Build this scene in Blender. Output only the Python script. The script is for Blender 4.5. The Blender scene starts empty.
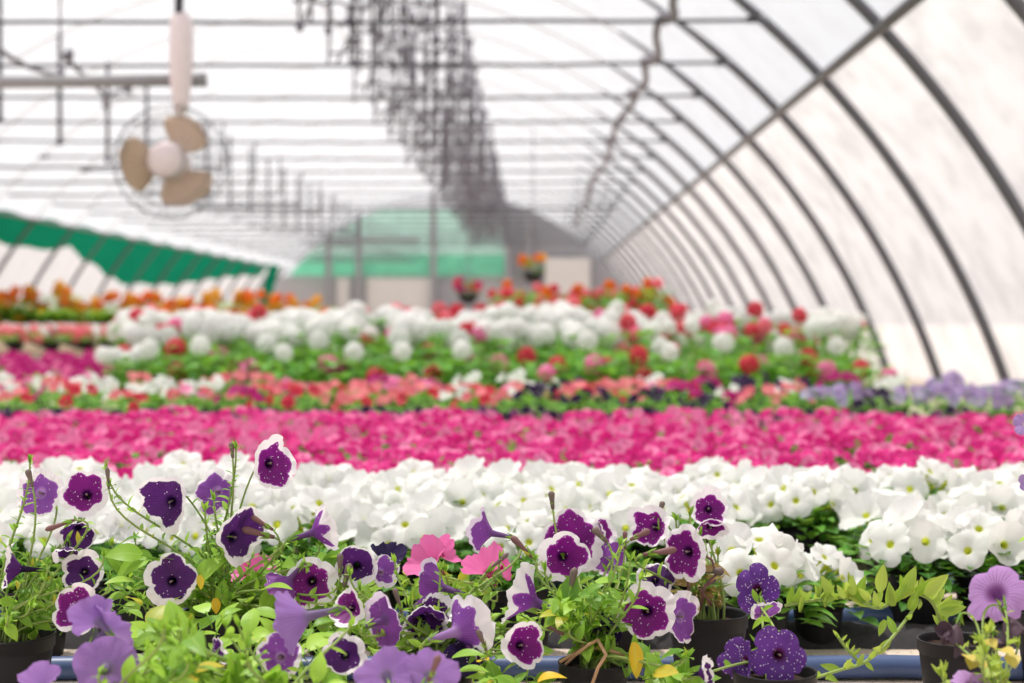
import bpy, math, random
from mathutils import Vector, Matrix, Quaternion, noise
PI = math.pi
rnd = random.Random(7)
U = rnd.uniform
F = 1564.0            # focal length in pixels (55 mm on a 36 mm wide sensor, 1024 px)
VX, VY = 532.0, 318.0  # vanishing point of the tunnel
HC = 0.50             # camera height
scene = bpy.context.scene
COL = scene.collection

def P(px, py, Z):
    """a point of the place: seen at pixel px,py at distance Z along the tunnel"""
    return Vector(((px - VX) / F * Z, Z, HC - (py - VY) / F * Z))

def cam_dir(r, u, t):
    """right, up, towards the camera -> world direction"""
    return Vector((r, -t, u)).normalized()

# ------------------------------------------------------------------ materials
def lin(c):
    return tuple(((x / 255) / 12.92 if x / 255 <= 0.04045 else ((x / 255 + 0.055) / 1.055) ** 2.4) for x in c) + (1.0,)

class NT:
    def __init__(s, name):
        s.m = bpy.data.materials.new(name); s.m.use_nodes = True
        s.t = s.m.node_tree; s.t.nodes.clear()
        s.out = s.n('ShaderNodeOutputMaterial')
    def n(s, typ, **kw):
        nd = s.t.nodes.new(typ)
        for k, v in kw.items(): setattr(nd, k, v)
        return nd
    def link(s, a, b): s.t.links.new(a, b)
    def val(s, sock, v):
        if hasattr(v, 'is_output') or isinstance(v, bpy.types.NodeSocket): s.link(v, sock)
        else: sock.default_value = v
    def math(s, op, a, b=0.0, c=None, clamp=False):
        nd = s.n('ShaderNodeMath', operation=op); nd.use_clamp = clamp
        s.val(nd.inputs[0], a); s.val(nd.inputs[1], b)
        if c is not None: s.val(nd.inputs[2], c)
        return nd.outputs[0]
    def mix(s, fac, a, b):
        nd = s.n('ShaderNodeMix', data_type='RGBA')
        s.val(nd.inputs[0], fac); s.val(nd.inputs[6], a); s.val(nd.inputs[7], b)
        return nd.outputs[2]
    def smooth(s, v, lo, hi, a=0.0, b=1.0):
        nd = s.n('ShaderNodeMapRange', interpolation_type='SMOOTHSTEP')
        s.val(nd.inputs[0], v); s.val(nd.inputs[1], lo); s.val(nd.inputs[2], hi); s.val(nd.inputs[3], a); s.val(nd.inputs[4], b)
        return nd.outputs[0]
    def noise(s, vec, scale, detail=2.0):
        nd = s.n('ShaderNodeTexNoise'); nd.inputs['Scale'].default_value = scale; nd.inputs['Detail'].default_value = detail
        if vec is not None: s.link(vec, nd.inputs['Vector'])
        return nd.outputs['Fac']
    def uv(s, name):
        nd = s.n('ShaderNodeUVMap', uv_map=name); sp = s.n('ShaderNodeSeparateXYZ'); s.link(nd.outputs[0], sp.inputs[0])
        return sp.outputs[0], sp.outputs[1]
    def obj(s):
        return s.n('ShaderNodeTexCoord').outputs['Object']
    def rand(s):
        return s.n('ShaderNodeObjectInfo').outputs['Random']
    def leafy(s, col, tl, rough=0.55, spec=0.25, tcol=None):
        p = s.n('ShaderNodeBsdfPrincipled'); s.val(p.inputs['Base Color'], col)
        p.inputs['Roughness'].default_value = rough; p.inputs['Specular IOR Level'].default_value = spec
        t = s.n('ShaderNodeBsdfTranslucent'); s.val(t.inputs[0], tcol if tcol is not None else col)
        m = s.n('ShaderNodeMixShader'); m.inputs[0].default_value = tl
        s.link(p.outputs[0], m.inputs[1]); s.link(t.outputs[0], m.inputs[2]); s.link(m.outputs[0], s.out.inputs[0])
        return s.m

def simple(name, c, rough=0.6, spec=0.3, metal=0.0, var=0.12, scale=30):
    q = NT(name); n = q.noise(q.obj(), scale)
    a = lin(c); k = 1 - var
    col = q.mix(n, tuple(x * k for x in a[:3]) + (1,), tuple(min(1, x * (1 + var)) for x in a[:3]) + (1,))
    p = q.n('ShaderNodeBsdfPrincipled'); q.val(p.inputs['Base Color'], col)
    p.inputs['Roughness'].default_value = rough; p.inputs['Specular IOR Level'].default_value = spec; p.inputs['Metallic'].default_value = metal
    q.link(p.outputs[0], q.out.inputs[0])
    return q.m

def petal(name, inner, deep, edge=None, epos=0.72, amp=0.05, rag=0.16, throat=None, tr=0.22, speck=0.0, vein=0.25, vcol=None, tl=0.35, bleed=None):
    """petals: colour by distance from the throat (uv v) and angle (uv u), a ragged pale margin, flecks and veins"""
    q = NT(name); u, v = q.uv('UVMap')
    info = q.rand()
    vec = q.n('ShaderNodeVectorMath', operation='ADD'); q.link(q.obj(), vec.inputs[0])
    cmb = q.n('ShaderNodeCombineXYZ'); q.val(cmb.inputs[0], q.math('MULTIPLY', info, 7.0)); q.val(cmb.inputs[1], q.math('MULTIPLY', info, 3.0)); q.link(cmb.outputs[0], vec.inputs[1])
    pos = vec.outputs[0]
    ang = q.math('MULTIPLY', u, 2 * PI)
    # radial veins
    vn = q.math('SINE', q.math('ADD', q.math('MULTIPLY', ang, 35.0), q.math('MULTIPLY', q.noise(pos, 90), 5.0)))
    vn = q.math('MULTIPLY', q.smooth(vn, 0.3, 1.0), q.smooth(v, 1.0, 0.3))
    col = q.mix(q.noise(pos, 45, 3), lin(inner), lin(deep))
    col = q.mix(q.math('MULTIPLY', vn, vein), col, lin(vcol or deep))
    if edge is not None:
        rn = q.math('SUBTRACT', q.noise(pos, 105, 3), 0.5)
        w = q.math('ADD', v, q.math('MULTIPLY', rn, rag))
        w = q.math('ADD', w, q.math('MULTIPLY', q.math('COSINE', q.math('MULTIPLY', ang, 5.0)), amp))
        w = q.math('ADD', w, q.math('MULTIPLY', q.math('SINE', q.math('ADD', ang, q.math('MULTIPLY', info, 6.28))), 0.13))
        if bleed: col = q.mix(q.smooth(w, epos - 0.10, epos), col, lin(bleed))
        col = q.mix(q.smooth(w, epos - 0.015, epos + 0.03), col, lin(edge))
    if speck > 0:
        vo = q.n('ShaderNodeTexVoronoi'); vo.inputs['Scale'].default_value = 400; q.link(pos, vo.inputs['Vector'])
        sp = q.n('ShaderNodeSeparateColor'); q.link(vo.outputs['Color'], sp.inputs[0])
        size = q.math('MULTIPLY', q.smooth(sp.outputs[0], 1.0 - speck, 1.0), 0.36)
        dot = q.math('LESS_THAN', vo.outputs['Distance'], size)
        col = q.mix(q.math('MULTIPLY', dot, 0.9), col, lin((238, 225, 245)))
    if throat is not None:
        col = q.mix(q.smooth(v, tr * 0.6, tr * 1.5), lin(throat), col)
    return q.leafy(col, tl, 0.5, 0.25)

def leafmat(name, dark, light, tl=0.4, yellow=None):
    q = NT(name); u, v = q.uv('UVMap'); a, b = q.uv('tone')
    col = q.mix(a, lin(dark), lin(light))
    if yellow: col = q.mix(q.smooth(b, 0.955, 0.99), col, lin(yellow))
    col = q.mix(q.math('MULTIPLY', q.noise(q.obj(), 120, 2), 0.5), col, q.mix(a, tuple(x * 0.6 for x in lin(dark)[:3]) + (1,), lin(light)))
    rib = q.smooth(q.math('ABSOLUTE', q.math('SUBTRACT', u, 0.5)), 0.07, 0.0)
    col = q.mix(q.math('MULTIPLY', rib, 0.35), col, lin((190, 215, 130)))
    tc = q.mix(0.4, col, lin((190, 225, 70)))
    return q.leafy(col, tl, 0.42, 0.35, tc)

def film(name, tint, transp, streak):
    """milky greenhouse polythene: part see-through, part scattering, with dusty streaks"""
    q = NT(name)
    mp = q.n('ShaderNodeMapping'); mp.inputs['Scale'].default_value = (3.0, 1.2, 0.35); q.link(q.obj(), mp.inputs[0])
    n = q.noise(mp.outputs[0], 2.2, 4)
    col = q.mix(q.math('MULTIPLY', q.smooth(n, 0.35, 0.75), streak), lin(tint), lin((168, 160, 156)))
    t = q.n('ShaderNodeBsdfTransparent'); t.inputs[0].default_value = (1, 1, 1, 1)
    s = q.n('ShaderNodeBsdfTranslucent'); q.val(s.inputs[0], col)
    d = q.n('ShaderNodeBsdfDiffuse'); q.val(d.inputs[0], col)
    m0 = q.n('ShaderNodeMixShader'); m0.inputs[0].default_value = 0.3; q.link(s.outputs[0], m0.inputs[1]); q.link(d.outputs[0], m0.inputs[2])
    m = q.n('ShaderNodeMixShader'); m.inputs[0].default_value = 1 - transp
    q.link(t.outputs[0], m.inputs[1]); q.link(m0.outputs[0], m.inputs[2]); q.link(m.outputs[0], q.out.inputs[0])
    return q.m

def cloth(name, c, tl=0.45, transp=0.0):
    q = NT(name); n = q.noise(q.obj(), 3.0, 3); a = lin(c)
    col = q.mix(n, tuple(x * 0.75 for x in a[:3]) + (1,), tuple(min(1, x * 1.2) for x in a[:3]) + (1,))
    d = q.n('ShaderNodeBsdfDiffuse'); q.val(d.inputs[0], col); t = q.n('ShaderNodeBsdfTranslucent'); q.val(t.inputs[0], col)
    m = q.n('ShaderNodeMixShader'); m.inputs[0].default_value = tl; q.link(d.outputs[0], m.inputs[1]); q.link(t.outputs[0], m.inputs[2])
    if transp:
        tr = q.n('ShaderNodeBsdfTransparent'); m2 = q.n('ShaderNodeMixShader'); m2.inputs[0].default_value = transp
        q.link(m.outputs[0], m2.inputs[1]); q.link(tr.outputs[0], m2.inputs[2]); m = m2
    q.link(m.outputs[0], q.out.inputs[0])
    return q.m

def ground_mat():
    q = NT('sandy_ground'); o = q.obj()
    col = q.mix(q.smooth(q.noise(o, 9, 6), 0.3, 0.7), lin((196, 178, 160)), lin((226, 212, 200)))
    col = q.mix(q.math('MULTIPLY', q.smooth(q.noise(o, 140, 3), 0.55, 0.7), 0.6), col, lin((128, 108, 92)))
    col = q.mix(q.math('MULTIPLY', q.smooth(q.noise(o, 300, 2), 0.6, 0.7), 0.5), col, lin((238, 230, 222)))
    p = q.n('ShaderNodeBsdfPrincipled'); q.val(p.inputs['Base Color'], col); p.inputs['Roughness'].default_value = 0.95; p.inputs['Specular IOR Level'].default_value = 0.1
    bp = q.n('ShaderNodeBump'); bp.inputs['Strength'].default_value = 0.6; bp.inputs['Distance'].default_value = 0.01
    q.link(q.noise(o, 120, 4), bp.inputs['Height']); q.link(bp.outputs[0], p.inputs['Normal'])
    q.link(p.outputs[0], q.out.inputs[0]); return q.m

WHITE = (246, 240, 246)
M = dict(
    dark=petal('petal_deep_purple', (98, 44, 124), (66, 26, 90), WHITE, 0.77, -0.04, 0.26, (34, 10, 56), 0.2, 0.12, 0.5, (30, 8, 60)),
    magenta=petal('petal_magenta_purple', (142, 30, 138), (100, 16, 104), WHITE, 0.74, -0.06, 0.3, (50, 6, 62), 0.2, 0.22, 0.5, (48, 4, 60), bleed=(160, 40, 160)),
    violet=petal('petal_violet', (154, 90, 180), (124, 62, 154), WHITE, 0.76, -0.06, 0.28, (170, 130, 190), 0.2, 0.12, 0.5, (70, 26, 120), bleed=(160, 90, 190)),
    star=petal('petal_violet_star', (146, 68, 168), (114, 46, 142), WHITE, 0.66, -0.16, 0.18, (110, 70, 130), 0.2, 0.08, 0.5, (74, 30, 110), bleed=(160, 80, 180)),
    lavender=petal('petal_lavender', (172, 134, 202), (152, 110, 186), None, throat=(140, 120, 160), speck=0.0, vein=0.35, vcol=(98, 66, 156), tl=0.45),
    violetback=petal('petal_violet_plain', (148, 82, 170), (120, 56, 144), (232, 216, 240), 0.88, -0.03, 0.1, (120, 80, 140), 0.2, 0.06, 0.4, (80, 34, 120)),
    speckled=petal('petal_galaxy_purple', (116, 66, 158), (86, 42, 126), None, throat=(70, 16, 60), speck=0.6, vein=0.4, vcol=(50, 20, 100)),
    indigo=petal('petal_indigo', (52, 36, 86), (34, 22, 60), None, speck=0.25, vein=0.3, vcol=(28, 16, 50)),
    pinkbig=petal('petal_pink', (246, 140, 200), (240, 112, 184), None, throat=(180, 40, 110), vein=0.4, vcol=(200, 50, 130), tl=0.45),
    pale=petal('petal_pale_lilac', (196, 158, 216), (182, 140, 204), None, throat=(120, 70, 130), tr=0.3, vein=0.75, vcol=(128, 70, 142), tl=0.45),
    withered=petal('petal_withered', (96, 76, 88), (66, 50, 62), None, vein=0.6, vcol=(110, 90, 90), tl=0.2),
    white=petal('petal_white', (247, 246, 244), (242, 242, 242), None, throat=(214, 220, 70), tr=0.17, vein=0.10, vcol=(222, 224, 214), tl=0.4),
    hotpink=petal('petal_hot_pink', (238, 62, 158), (222, 32, 134), None, throat=(170, 20, 100), tr=0.2, vein=0.3, vcol=(190, 10, 100), tl=0.4),
    hotpink2=petal('petal_rose_pink', (252, 160, 204), (248, 122, 186), None, throat=(200, 40, 110), tr=0.2, vein=0.3, vcol=(210, 40, 120), tl=0.4),
    salmon=petal('petal_salmon', (248, 150, 162), (242, 116, 136), None, throat=(230, 200, 140), tl=0.4),
    red=petal('petal_red', (232, 80, 98), (216, 54, 80), None, throat=(120, 10, 30), tl=0.4),
    fmagenta=petal('petal_field_magenta', (206, 30, 136), (180, 20, 116), None, throat=(120, 10, 80), tl=0.4),
    plum=petal('petal_plum', (64, 34, 84), (46, 24, 66), None, throat=(30, 14, 40), tl=0.3),
    mauve=petal('petal_mauve', (150, 70, 130), (120, 50, 110), None, throat=(80, 30, 70), tl=0.35),
    lilac=petal('petal_lilac', (178, 148, 204), (160, 130, 192), None, throat=(220, 215, 180), tl=0.4),
    blue=petal('petal_pale_blue', (196, 186, 220), (180, 168, 212), None, throat=(220, 215, 190), tl=0.4),
    orange=petal('petal_orange', (240, 140, 40), (232, 110, 30), None, tl=0.4),
    yellow=petal('petal_yellow', (240, 190, 60), (232, 170, 50), None, tl=0.4),
    blush=petal('petal_blush', (240, 160, 160), (236, 140, 146), None, tl=0.4),
)
LEAF = leafmat('leaf_fresh', (66, 130, 44), (170, 212, 78), 0.42, (222, 190, 60))
LEAFD = leafmat('leaf_deep', (44, 108, 40), (112, 176, 66), 0.38)
LEAFG = leafmat('leaf_geranium', (56, 138, 44), (124, 196, 74), 0.38)
LEAFY = leafmat('leaf_yellowed', (226, 176, 30), (240, 200, 60), 0.4)
LEAFO = leafmat('leaf_olive_yellow', (178, 160, 76), (214, 192, 96), 0.35)
LEAFT = leafmat('leaf_trailing', (128, 168, 54), (190, 204, 96), 0.42, (210, 170, 110))
DRY = leafmat('leaf_dried', (146, 108, 66), (206, 178, 122), 0.25)
STEM = simple('stem_green', (136, 158, 84), 0.6)
STEMP = simple('stem_brownish', (120, 84, 84), 0.6)
TWIG = simple('dry_twig', (176, 140, 108), 0.8)
POT = simple('black_pot_plastic', (27, 26, 30), 0.55, 0.25, var=0.15)
SOIL = simple('potting_soil', (58, 46, 40), 0.95, 0.1, var=0.5, scale=160)
PIPE = simple('blue_pipe_plastic', (60, 80, 122), 0.4, 0.5, var=0.12, scale=8)
FABRIC = simple('black_ground_fabric', (62, 60, 62), 0.9, 0.1, var=0.4, scale=90)
STEEL = simple('grey_steel_tube', (96, 96, 102), 0.5, 0.4, 0.2)
DSTEEL = simple('dark_steel', (66, 68, 76), 0.55, 0.3)
WIRE = simple('dark_wire', (116, 113, 122), 0.6)
FADEDSTEEL = simple('glare_faded_tube', (206, 206, 210), 0.4)  # steel tube under the roof, its backlit wash-out put into a paler colour
FANP = simple('fan_white_plastic', (226, 212, 214), 0.45)
FANB = simple('fan_blade_beige', (192, 168, 148), 0.45)
GPIPE = simple('grey_pvc_pipe', (146, 145, 150), 0.45)
PANEL = simple('grey_panel', (176, 174, 178), 0.7, var=0.1, scale=1)
DPANEL = simple('dark_grey_panel', (150, 150, 156), 0.7, var=0.15, scale=1)
LPANEL = simple('light_panel', (214, 210, 208), 0.7, var=0.06, scale=1)
WOOD = simple('bench_wood', (170, 150, 128), 0.8)
CURT = cloth('green_shade_cloth', (22, 128, 98), 0.4)
NET = cloth('pale_green_net', (168, 228, 206), 0.75)
NET2 = cloth('pale_green_netting_thin', (190, 222, 210), 0.75, 0.35)
FILMR = film('polythene_roof', (202, 202, 207), 0.54, 0.3)
FILML = film('polythene_low_wall', (186, 178, 176), 0.34, 0.4)
FILMW = film('polythene_wall', (226, 218, 216), 0.34, 0.6)
GROUND = ground_mat()

# ------------------------------------------------------------------ mesh building
class MB:
    def __init__(s): s.v = []; s.f = []; s.uv = []; s.tone = []; s.mi = []; s.cur = (0.5, 0.5)
    def add(s, vs, fs, uvs=None, mi=0):
        b = len(s.v); s.v += [tuple(x) for x in vs]
        s.uv += uvs if uvs else [(0.3, 0.5)] * len(vs); s.tone += [s.cur] * len(vs)
        s.f += [tuple(i + b for i in f) for f in fs]; s.mi += [mi] * len(fs)
    def tube(s, pts, rad, seg=6, mi=0, cap=True):
        pts = [Vector(p) for p in pts]; n = len(pts); vs = []; fs = []
        if not hasattr(rad, '__len__'): rad = [rad] * n
        prev = None
        for i, p in enumerate(pts):
            d = (pts[min(i + 1, n - 1)] - pts[max(i - 1, 0)])
            d = d.normalized() if d.length > 1e-9 else Vector((0, 0, 1))
            if prev is None:
                a = Vector((1, 0, 0)) if abs(d.x) < 0.8 else Vector((0, 0, 1))
                prev = d.cross(a).normalized()
            x = (prev - d * prev.dot(d)); x = x.normalized() if x.length > 1e-6 else d.orthogonal().normalized()
            prev = x; y = d.cross(x)
            for k in range(seg):
                a = 2 * PI * k / seg
                vs.append(p + (x * math.cos(a) + y * math.sin(a)) * rad[i])
        for i in range(n - 1):
            for k in range(seg):
                k2 = (k + 1) % seg
                fs.append((i * seg + k, i * seg + k2, (i + 1) * seg + k2, (i + 1) * seg + k))
        if cap:
            fs.append(tuple(range(seg - 1, -1, -1))); fs.append(tuple((n - 1) * seg + k for k in range(seg)))
        s.add(vs, fs, mi=mi)
    def lathe(s, prof, seg=28, mi=0, c=(0, 0, 0), axis='z'):
        vs = []; fs = []; n = len(prof)
        for r, z in prof:
            for k in range(seg):
                a = 2 * PI * k / seg; q = (r * math.cos(a), r * math.sin(a), z)
                if axis == 'y': q = (q[0], q[2], q[1])
                vs.append((q[0] + c[0], q[1] + c[1], q[2] + c[2]))
        for i in range(n - 1):
            for k in range(seg):
                k2 = (k + 1) % seg; fs.append((i * seg + k, i * seg + k2, (i + 1) * seg + k2, (i + 1) * seg + k))
        s.add(vs, fs, mi=mi)
    def box(s, c, d, mi=0):
        x, y, z = c; a, b, h = d[0] / 2, d[1] / 2, d[2] / 2
        vs = [(x + i * a, y + j * b, z + k * h) for k in (-1, 1) for j in (-1, 1) for i in (-1, 1)]
        s.add(vs, [(0, 2, 3, 1), (4, 5, 7, 6), (0, 1, 5, 4), (2, 6, 7, 3), (0, 4, 6, 2), (1, 3, 7, 5)], mi=mi)
    def leaf(s, base, d, up, L, W, droop=0.25, fold=0.25, tone=None, n=5, mi=0, taper=0.8, curl=0.0):
        s.cur = (min(1, max(0, tone if tone is not None else U(0, 1))), rnd.random())
        d = Vector(d).normalized(); up = Vector(up); side = d.cross(up)
        side = side.normalized() if side.length > 1e-5 else d.orthogonal().normalized()
        nn = side.cross(d); base = Vector(base); vs = []; fs = []; uvs = []
        tw = U(-0.25, 0.25)
        for i in range(n + 1):
            t = i / n; w = W * 0.5 * (math.sin(PI * min(1, 0.04 + t ** taper * 0.96)) ** 0.85 if i < n else 0.02) + (0.0012 if i == 0 else 0)
            c = base + d * (L * (t - droop * 0.35 * t * t)) - nn * (droop * L * t * t)
            sd = (side * math.cos(tw * t) + nn * math.sin(tw * t))
            for j, a in enumerate((-1, 0, 1)):
                vs.append(c + sd * (w * a) + nn * (fold * w * abs(a) + (math.sin(t * 9 + a) * curl * W if a else 0))); uvs.append((0.5 + a * 0.5, t))
        for i in range(n):
            for j in range(2):
                fs.append((i * 3 + j, i * 3 + j + 1, i * 3 + j + 4, i * 3 + j + 3))
        s.add(vs, fs, uvs, mi); s.cur = (0.5, 0.5)
    def mesh(s, name, mats, smooth=True):
        me = bpy.data.meshes.new(name); me.from_pydata(s.v, [], s.f)
        l1 = me.uv_layers.new(name='UVMap'); l2 = me.uv_layers.new(name='tone')
        a = []; b = []
        for f in s.f:
            for i in f: a += s.uv[i]; b += s.tone[i]
        l1.data.foreach_set('uv', a); l2.data.foreach_set('uv', b)
        me.polygons.foreach_set('material_index', s.mi)
        if smooth: me.polygons.foreach_set('use_smooth', [True] * len(s.f))
        for m in (mats if isinstance(mats, (list, tuple)) else [mats]): me.materials.append(m)
        me.update(); return me
    def build(s, name, mats, parent=None, loc=None, smooth=True):
        return link(name, s.mesh(name, mats, smooth), parent, loc)

def link(name, me, parent=None, loc=None, mw=None):
    o = bpy.data.objects.new(name, me); COL.objects.link(o)
    if parent is not None: o.parent = parent
    if mw is not None: o.matrix_local = mw
    elif loc is not None: o.location = loc
    return o

def empty(name, loc):
    o = bpy.data.objects.new(name, None); COL.objects.link(o); o.location = loc; o.empty_display_size = 0.05
    return o

def tag(o, label, cat, group=None):
    o['label'] = label; o['category'] = cat
    if group: o['group'] = group
    return o

def struct(o): o['kind'] = 'structure'; return o

def copy_tree(o, parent=None):
    c = o.copy(); COL.objects.link(c)
    if parent is not None: c.parent = parent
    for ch in KIDS.get(o, ()): KIDS.setdefault(c, []).append(copy_tree(ch, c))
    return c
KIDS = {}
def kids(o):
    """remember the tree under a prototype so it can be copied"""
    KIDS[o] = list(o.children)
    for c in o.children: kids(c)

def bez(a, b, c, d, n):
    return [a * (1 - t) ** 3 + b * (3 * t * (1 - t) ** 2) + c * (3 * t * t * (1 - t)) + d * t ** 3 for t in [i / n for i in range(n + 1)]]

# ------------------------------------------------------------------ flowers
STY = dict(  # depth, power, recurve, ruffle, fold, tube length, lobe notch
    open=(0.24, 1.6, 0.08, 0.075, 0.0, 0.75, 0.17),
    flat=(0.16, 2.0, 0.10, 0.07, 0.0, 0.6, 0.24),
    cup=(0.62, 1.1, -0.05, 0.09, 0.0, 0.7, 0.14),
    trumpet=(0.78, 1.15, 0.10, 0.06, 0.0, 1.0, 0.2),
    fold=(0.25, 1.5, 0.05, 0.05, 0.42, 0.75, 0.18),
    back=(0.30, 1.6, 0.30, 0.06, -0.2, 0.8, 0.2),
    bell=(1.05, 0.75, -0.25, 0.06, 0.0, 0.6, 0.12),
)
def corolla(R, sty='open', seed=0, nt=50, nr=12, tube=True):
    depth, pw, rec, ruf, fold, L, notch = STY[sty]
    r = random.Random(seed); ph = [r.uniform(0, 6.28) for _ in range(4)]
    wob = (r.uniform(-0.17, 0.17), r.uniform(-0.10, 0.10)); lob = [r.uniform(0.86, 1.08) for _ in range(5)]; fa = r.uniform(0, PI)
    b = MB(); prof = []
    if tube:
        for i in range(4):
            t = i / 4; prof.append((0.075 + 0.075 * t ** 1.5, -depth - L * (1 - t), -0.3 * (1 - t)))
    for i in range(nr + 1):
        t = i / nr; rho = 0.15 + 0.85 * t
        prof.append((rho, -depth * (1 - t) ** pw, rho))
    vs = []; fs = []; uvs = []
    for rr, z, v in prof:
        for k in range(nt + 1):
            th = 2 * PI * k / nt
            l = abs(math.cos(2.5 * th)) ** 0.45; kk = int(((th + PI / 5) % (2 * PI)) / (2 * PI / 5)) % 5
            wgt = max(0.0, (rr - 0.15) / 0.85)
            rad = rr * (1 + wgt ** 1.5 * (notch * (l - 1) + (lob[kk] - 1) * l))
            x, y = rad * math.cos(th), rad * math.sin(th)
            zz = z - rec * wgt ** 2.5
            zz += ruf * wgt ** 2 * (math.sin(10 * th + ph[0]) * 0.6 + math.sin(7 * th + ph[1]) * 0.5 + math.sin(17 * th + ph[2]) * 0.55 + math.sin(26 * th + ph[3]) * 0.3)
            zz += wgt ** 1.5 * (wob[0] * math.sin(2 * th + ph[3]) + wob[1] * math.sin(3 * th + ph[1]))
            zz += 0.05 * wgt * (1 - 0.6 * wgt) * math.cos(5 * th)            # groove along each petal's fold
            zz += fold * abs(x * math.cos(fa) + y * math.sin(fa)) ** 1.3 * wgt ** 0.5
            vs.append((x * R, y * R, zz * R)); uvs.append((k / nt, max(0.0, v)))
    n = nt + 1
    for i in range(len(prof) - 1):
        for k in range(nt): fs.append((i * n + k, i * n + k + 1, (i + 1) * n + k + 1, (i + 1) * n + k))
    b.add(vs, fs, uvs); return b

def tail(R, sty): d = STY[sty]; return R * (d[0] + d[5])

def calyx_mb(R, sty, rs=None):
    b = MB(); zt = -tail(R, sty); s = max(0.007, 0.28 * R)
    for k in range(5):
        a = 2 * PI * k / 5 + U(-0.2, 0.2); o = Vector((math.cos(a), math.sin(a), 0))
        b.leaf(Vector((0, 0, zt - 0.002)) + o * 0.001, o * U(0.35, 0.8) + Vector((0, 0, 1)), -o, s * U(1.3, 1.9), s * 0.36, -0.15, 0.2, U(0.2, 0.8), 4)
    b.tube([(0, 0, zt - 0.004), (0, 0, zt), (0, 0, zt + 0.004)], [0.0016, 0.0026, 0.0022], 8)
    return b

def frame(n, roll):
    n = n.normalized(); up = Vector((0, 0, 1)) if abs(n.z) < 0.95 else Vector((0, 1, 0))
    x = up.cross(n).normalized(); y = n.cross(x)
    x2 = x * math.cos(roll) + y * math.sin(roll); y2 = n.cross(x2)
    return Matrix((x2, y2, n)).transposed().to_4x4()

def pistil(R, sty):
    d = STY[sty][0]; b = MB(); z0 = -d * R * 0.95
    b.tube([(0, 0, z0 - 0.2 * R), (0, 0, z0), (0, 0, z0 + 0.16 * R)], [0.001, 0.0011, 0.0016], 6)
    return b
POLLEN = simple('pollen_dull', (128, 112, 104), 0.8)

# ------------------------------------------------------------------ pots
def pot_parts(root, D, H, soil=True, square=False):
    r = D / 2; b = MB()
    b.lathe([(0.0, 0.003), (r * 0.72, 0.003), (r * 0.73, 0.0), (r * 0.76, 0.006), (r * 0.93, H * 0.80), (r * 0.935, H * 0.83), (r * 0.975, H * 0.84), (r * 0.985, H * 0.975),
             (r, H * 0.98), (r * 1.0, H), (r * 0.955, H), (r * 0.945, H * 0.97), (r * 0.9, H * 0.8), (r * 0.72, 0.01), (0, 0.01)], 40)
    b.build('pot', POT, root)
    if soil:
        s = MB(); vs = [(0, 0, H * 0.86)]; fs = []; n = 28
        for i in range(1, 5):
            for k in range(n):
                a = 2 * PI * k / n; rr = r * 0.93 * i / 4
                vs.append((rr * math.cos(a), rr * math.sin(a), H * 0.86 + U(-0.003, 0.004)))
        for k in range(n): fs.append((0, 1 + k, 1 + (k + 1) % n))
        for i in range(3):
            for k in range(n):
                k2 = (k + 1) % n; fs.append((1 + i * n + k, 1 + (i + 1) * n + k, 1 + (i + 1) * n + k2, 1 + i * n + k2))
        s.add(vs, fs); s.build('soil', SOIL, root)

# ------------------------------------------------------------------ the setting
def ground_z(x, y): return 0.0
fl = MB(); fl.add([(-7.62, -6, 0), (3.16, -6, 0), (3.16, 42.7, 0), (-7.62, 42.7, 0)], [(0, 1, 2, 3)])
struct(fl.build('floor', GROUND))
fl = MB(); fl.add([(-60, -60, -0.03), (60, -60, -0.03), (60, 120, -0.03), (-60, 120, -0.03)], [(0, 1, 2, 3)])
struct(fl.build('outside_ground', simple('pale_gravel', (204, 198, 194), 0.9, 0.1, var=0.06, scale=2)))

CX, CZ, RA = -2.23, -1.78, 5.66
A0 = math.asin(1.78 / RA)
def arch(a, r=RA): return Vector((CX + r * math.cos(a), 0, CZ + r * math.sin(a)))
RIBS = [8.5 + 1.75 * k for k in range(-5, 20)]
A_PUR = next(a for a in [A0 + i * 0.0005 for i in range(3000)] if arch(a, RA - 0.05).x < 1.205 * (arch(a, RA - 0.05).z - HC))
A_CUR = math.acos((-6.6 - CX) / RA)
def film_panel(name, a, b, mat, n=24):
    m = MB(); y0, y1 = -4.0, 42.4; ys = [y0] + [r for r in RIBS if y0 < r < y1] + [y1]; vs = []; fs = []
    for y in ys:
        for i in range(n + 1):
            p = arch(a + (b - a) * i / n, RA + 0.035); vs.append((p.x, y, p.z))
    for j in range(len(ys) - 1):
        for i in range(n): fs.append((j * (n + 1) + i, j * (n + 1) + i + 1, (j + 1) * (n + 1) + i + 1, (j + 1) * (n + 1) + i))
    m.add(vs, fs); return struct(m.build(name, mat))
film_panel('wall_right', A0 - 0.004, A_PUR, FILMW)
film_panel('ceiling', A_PUR, A_CUR, FILMR, 40)
film_panel('wall_left', A_CUR, PI - A0 + 0.004, FILML)

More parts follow.
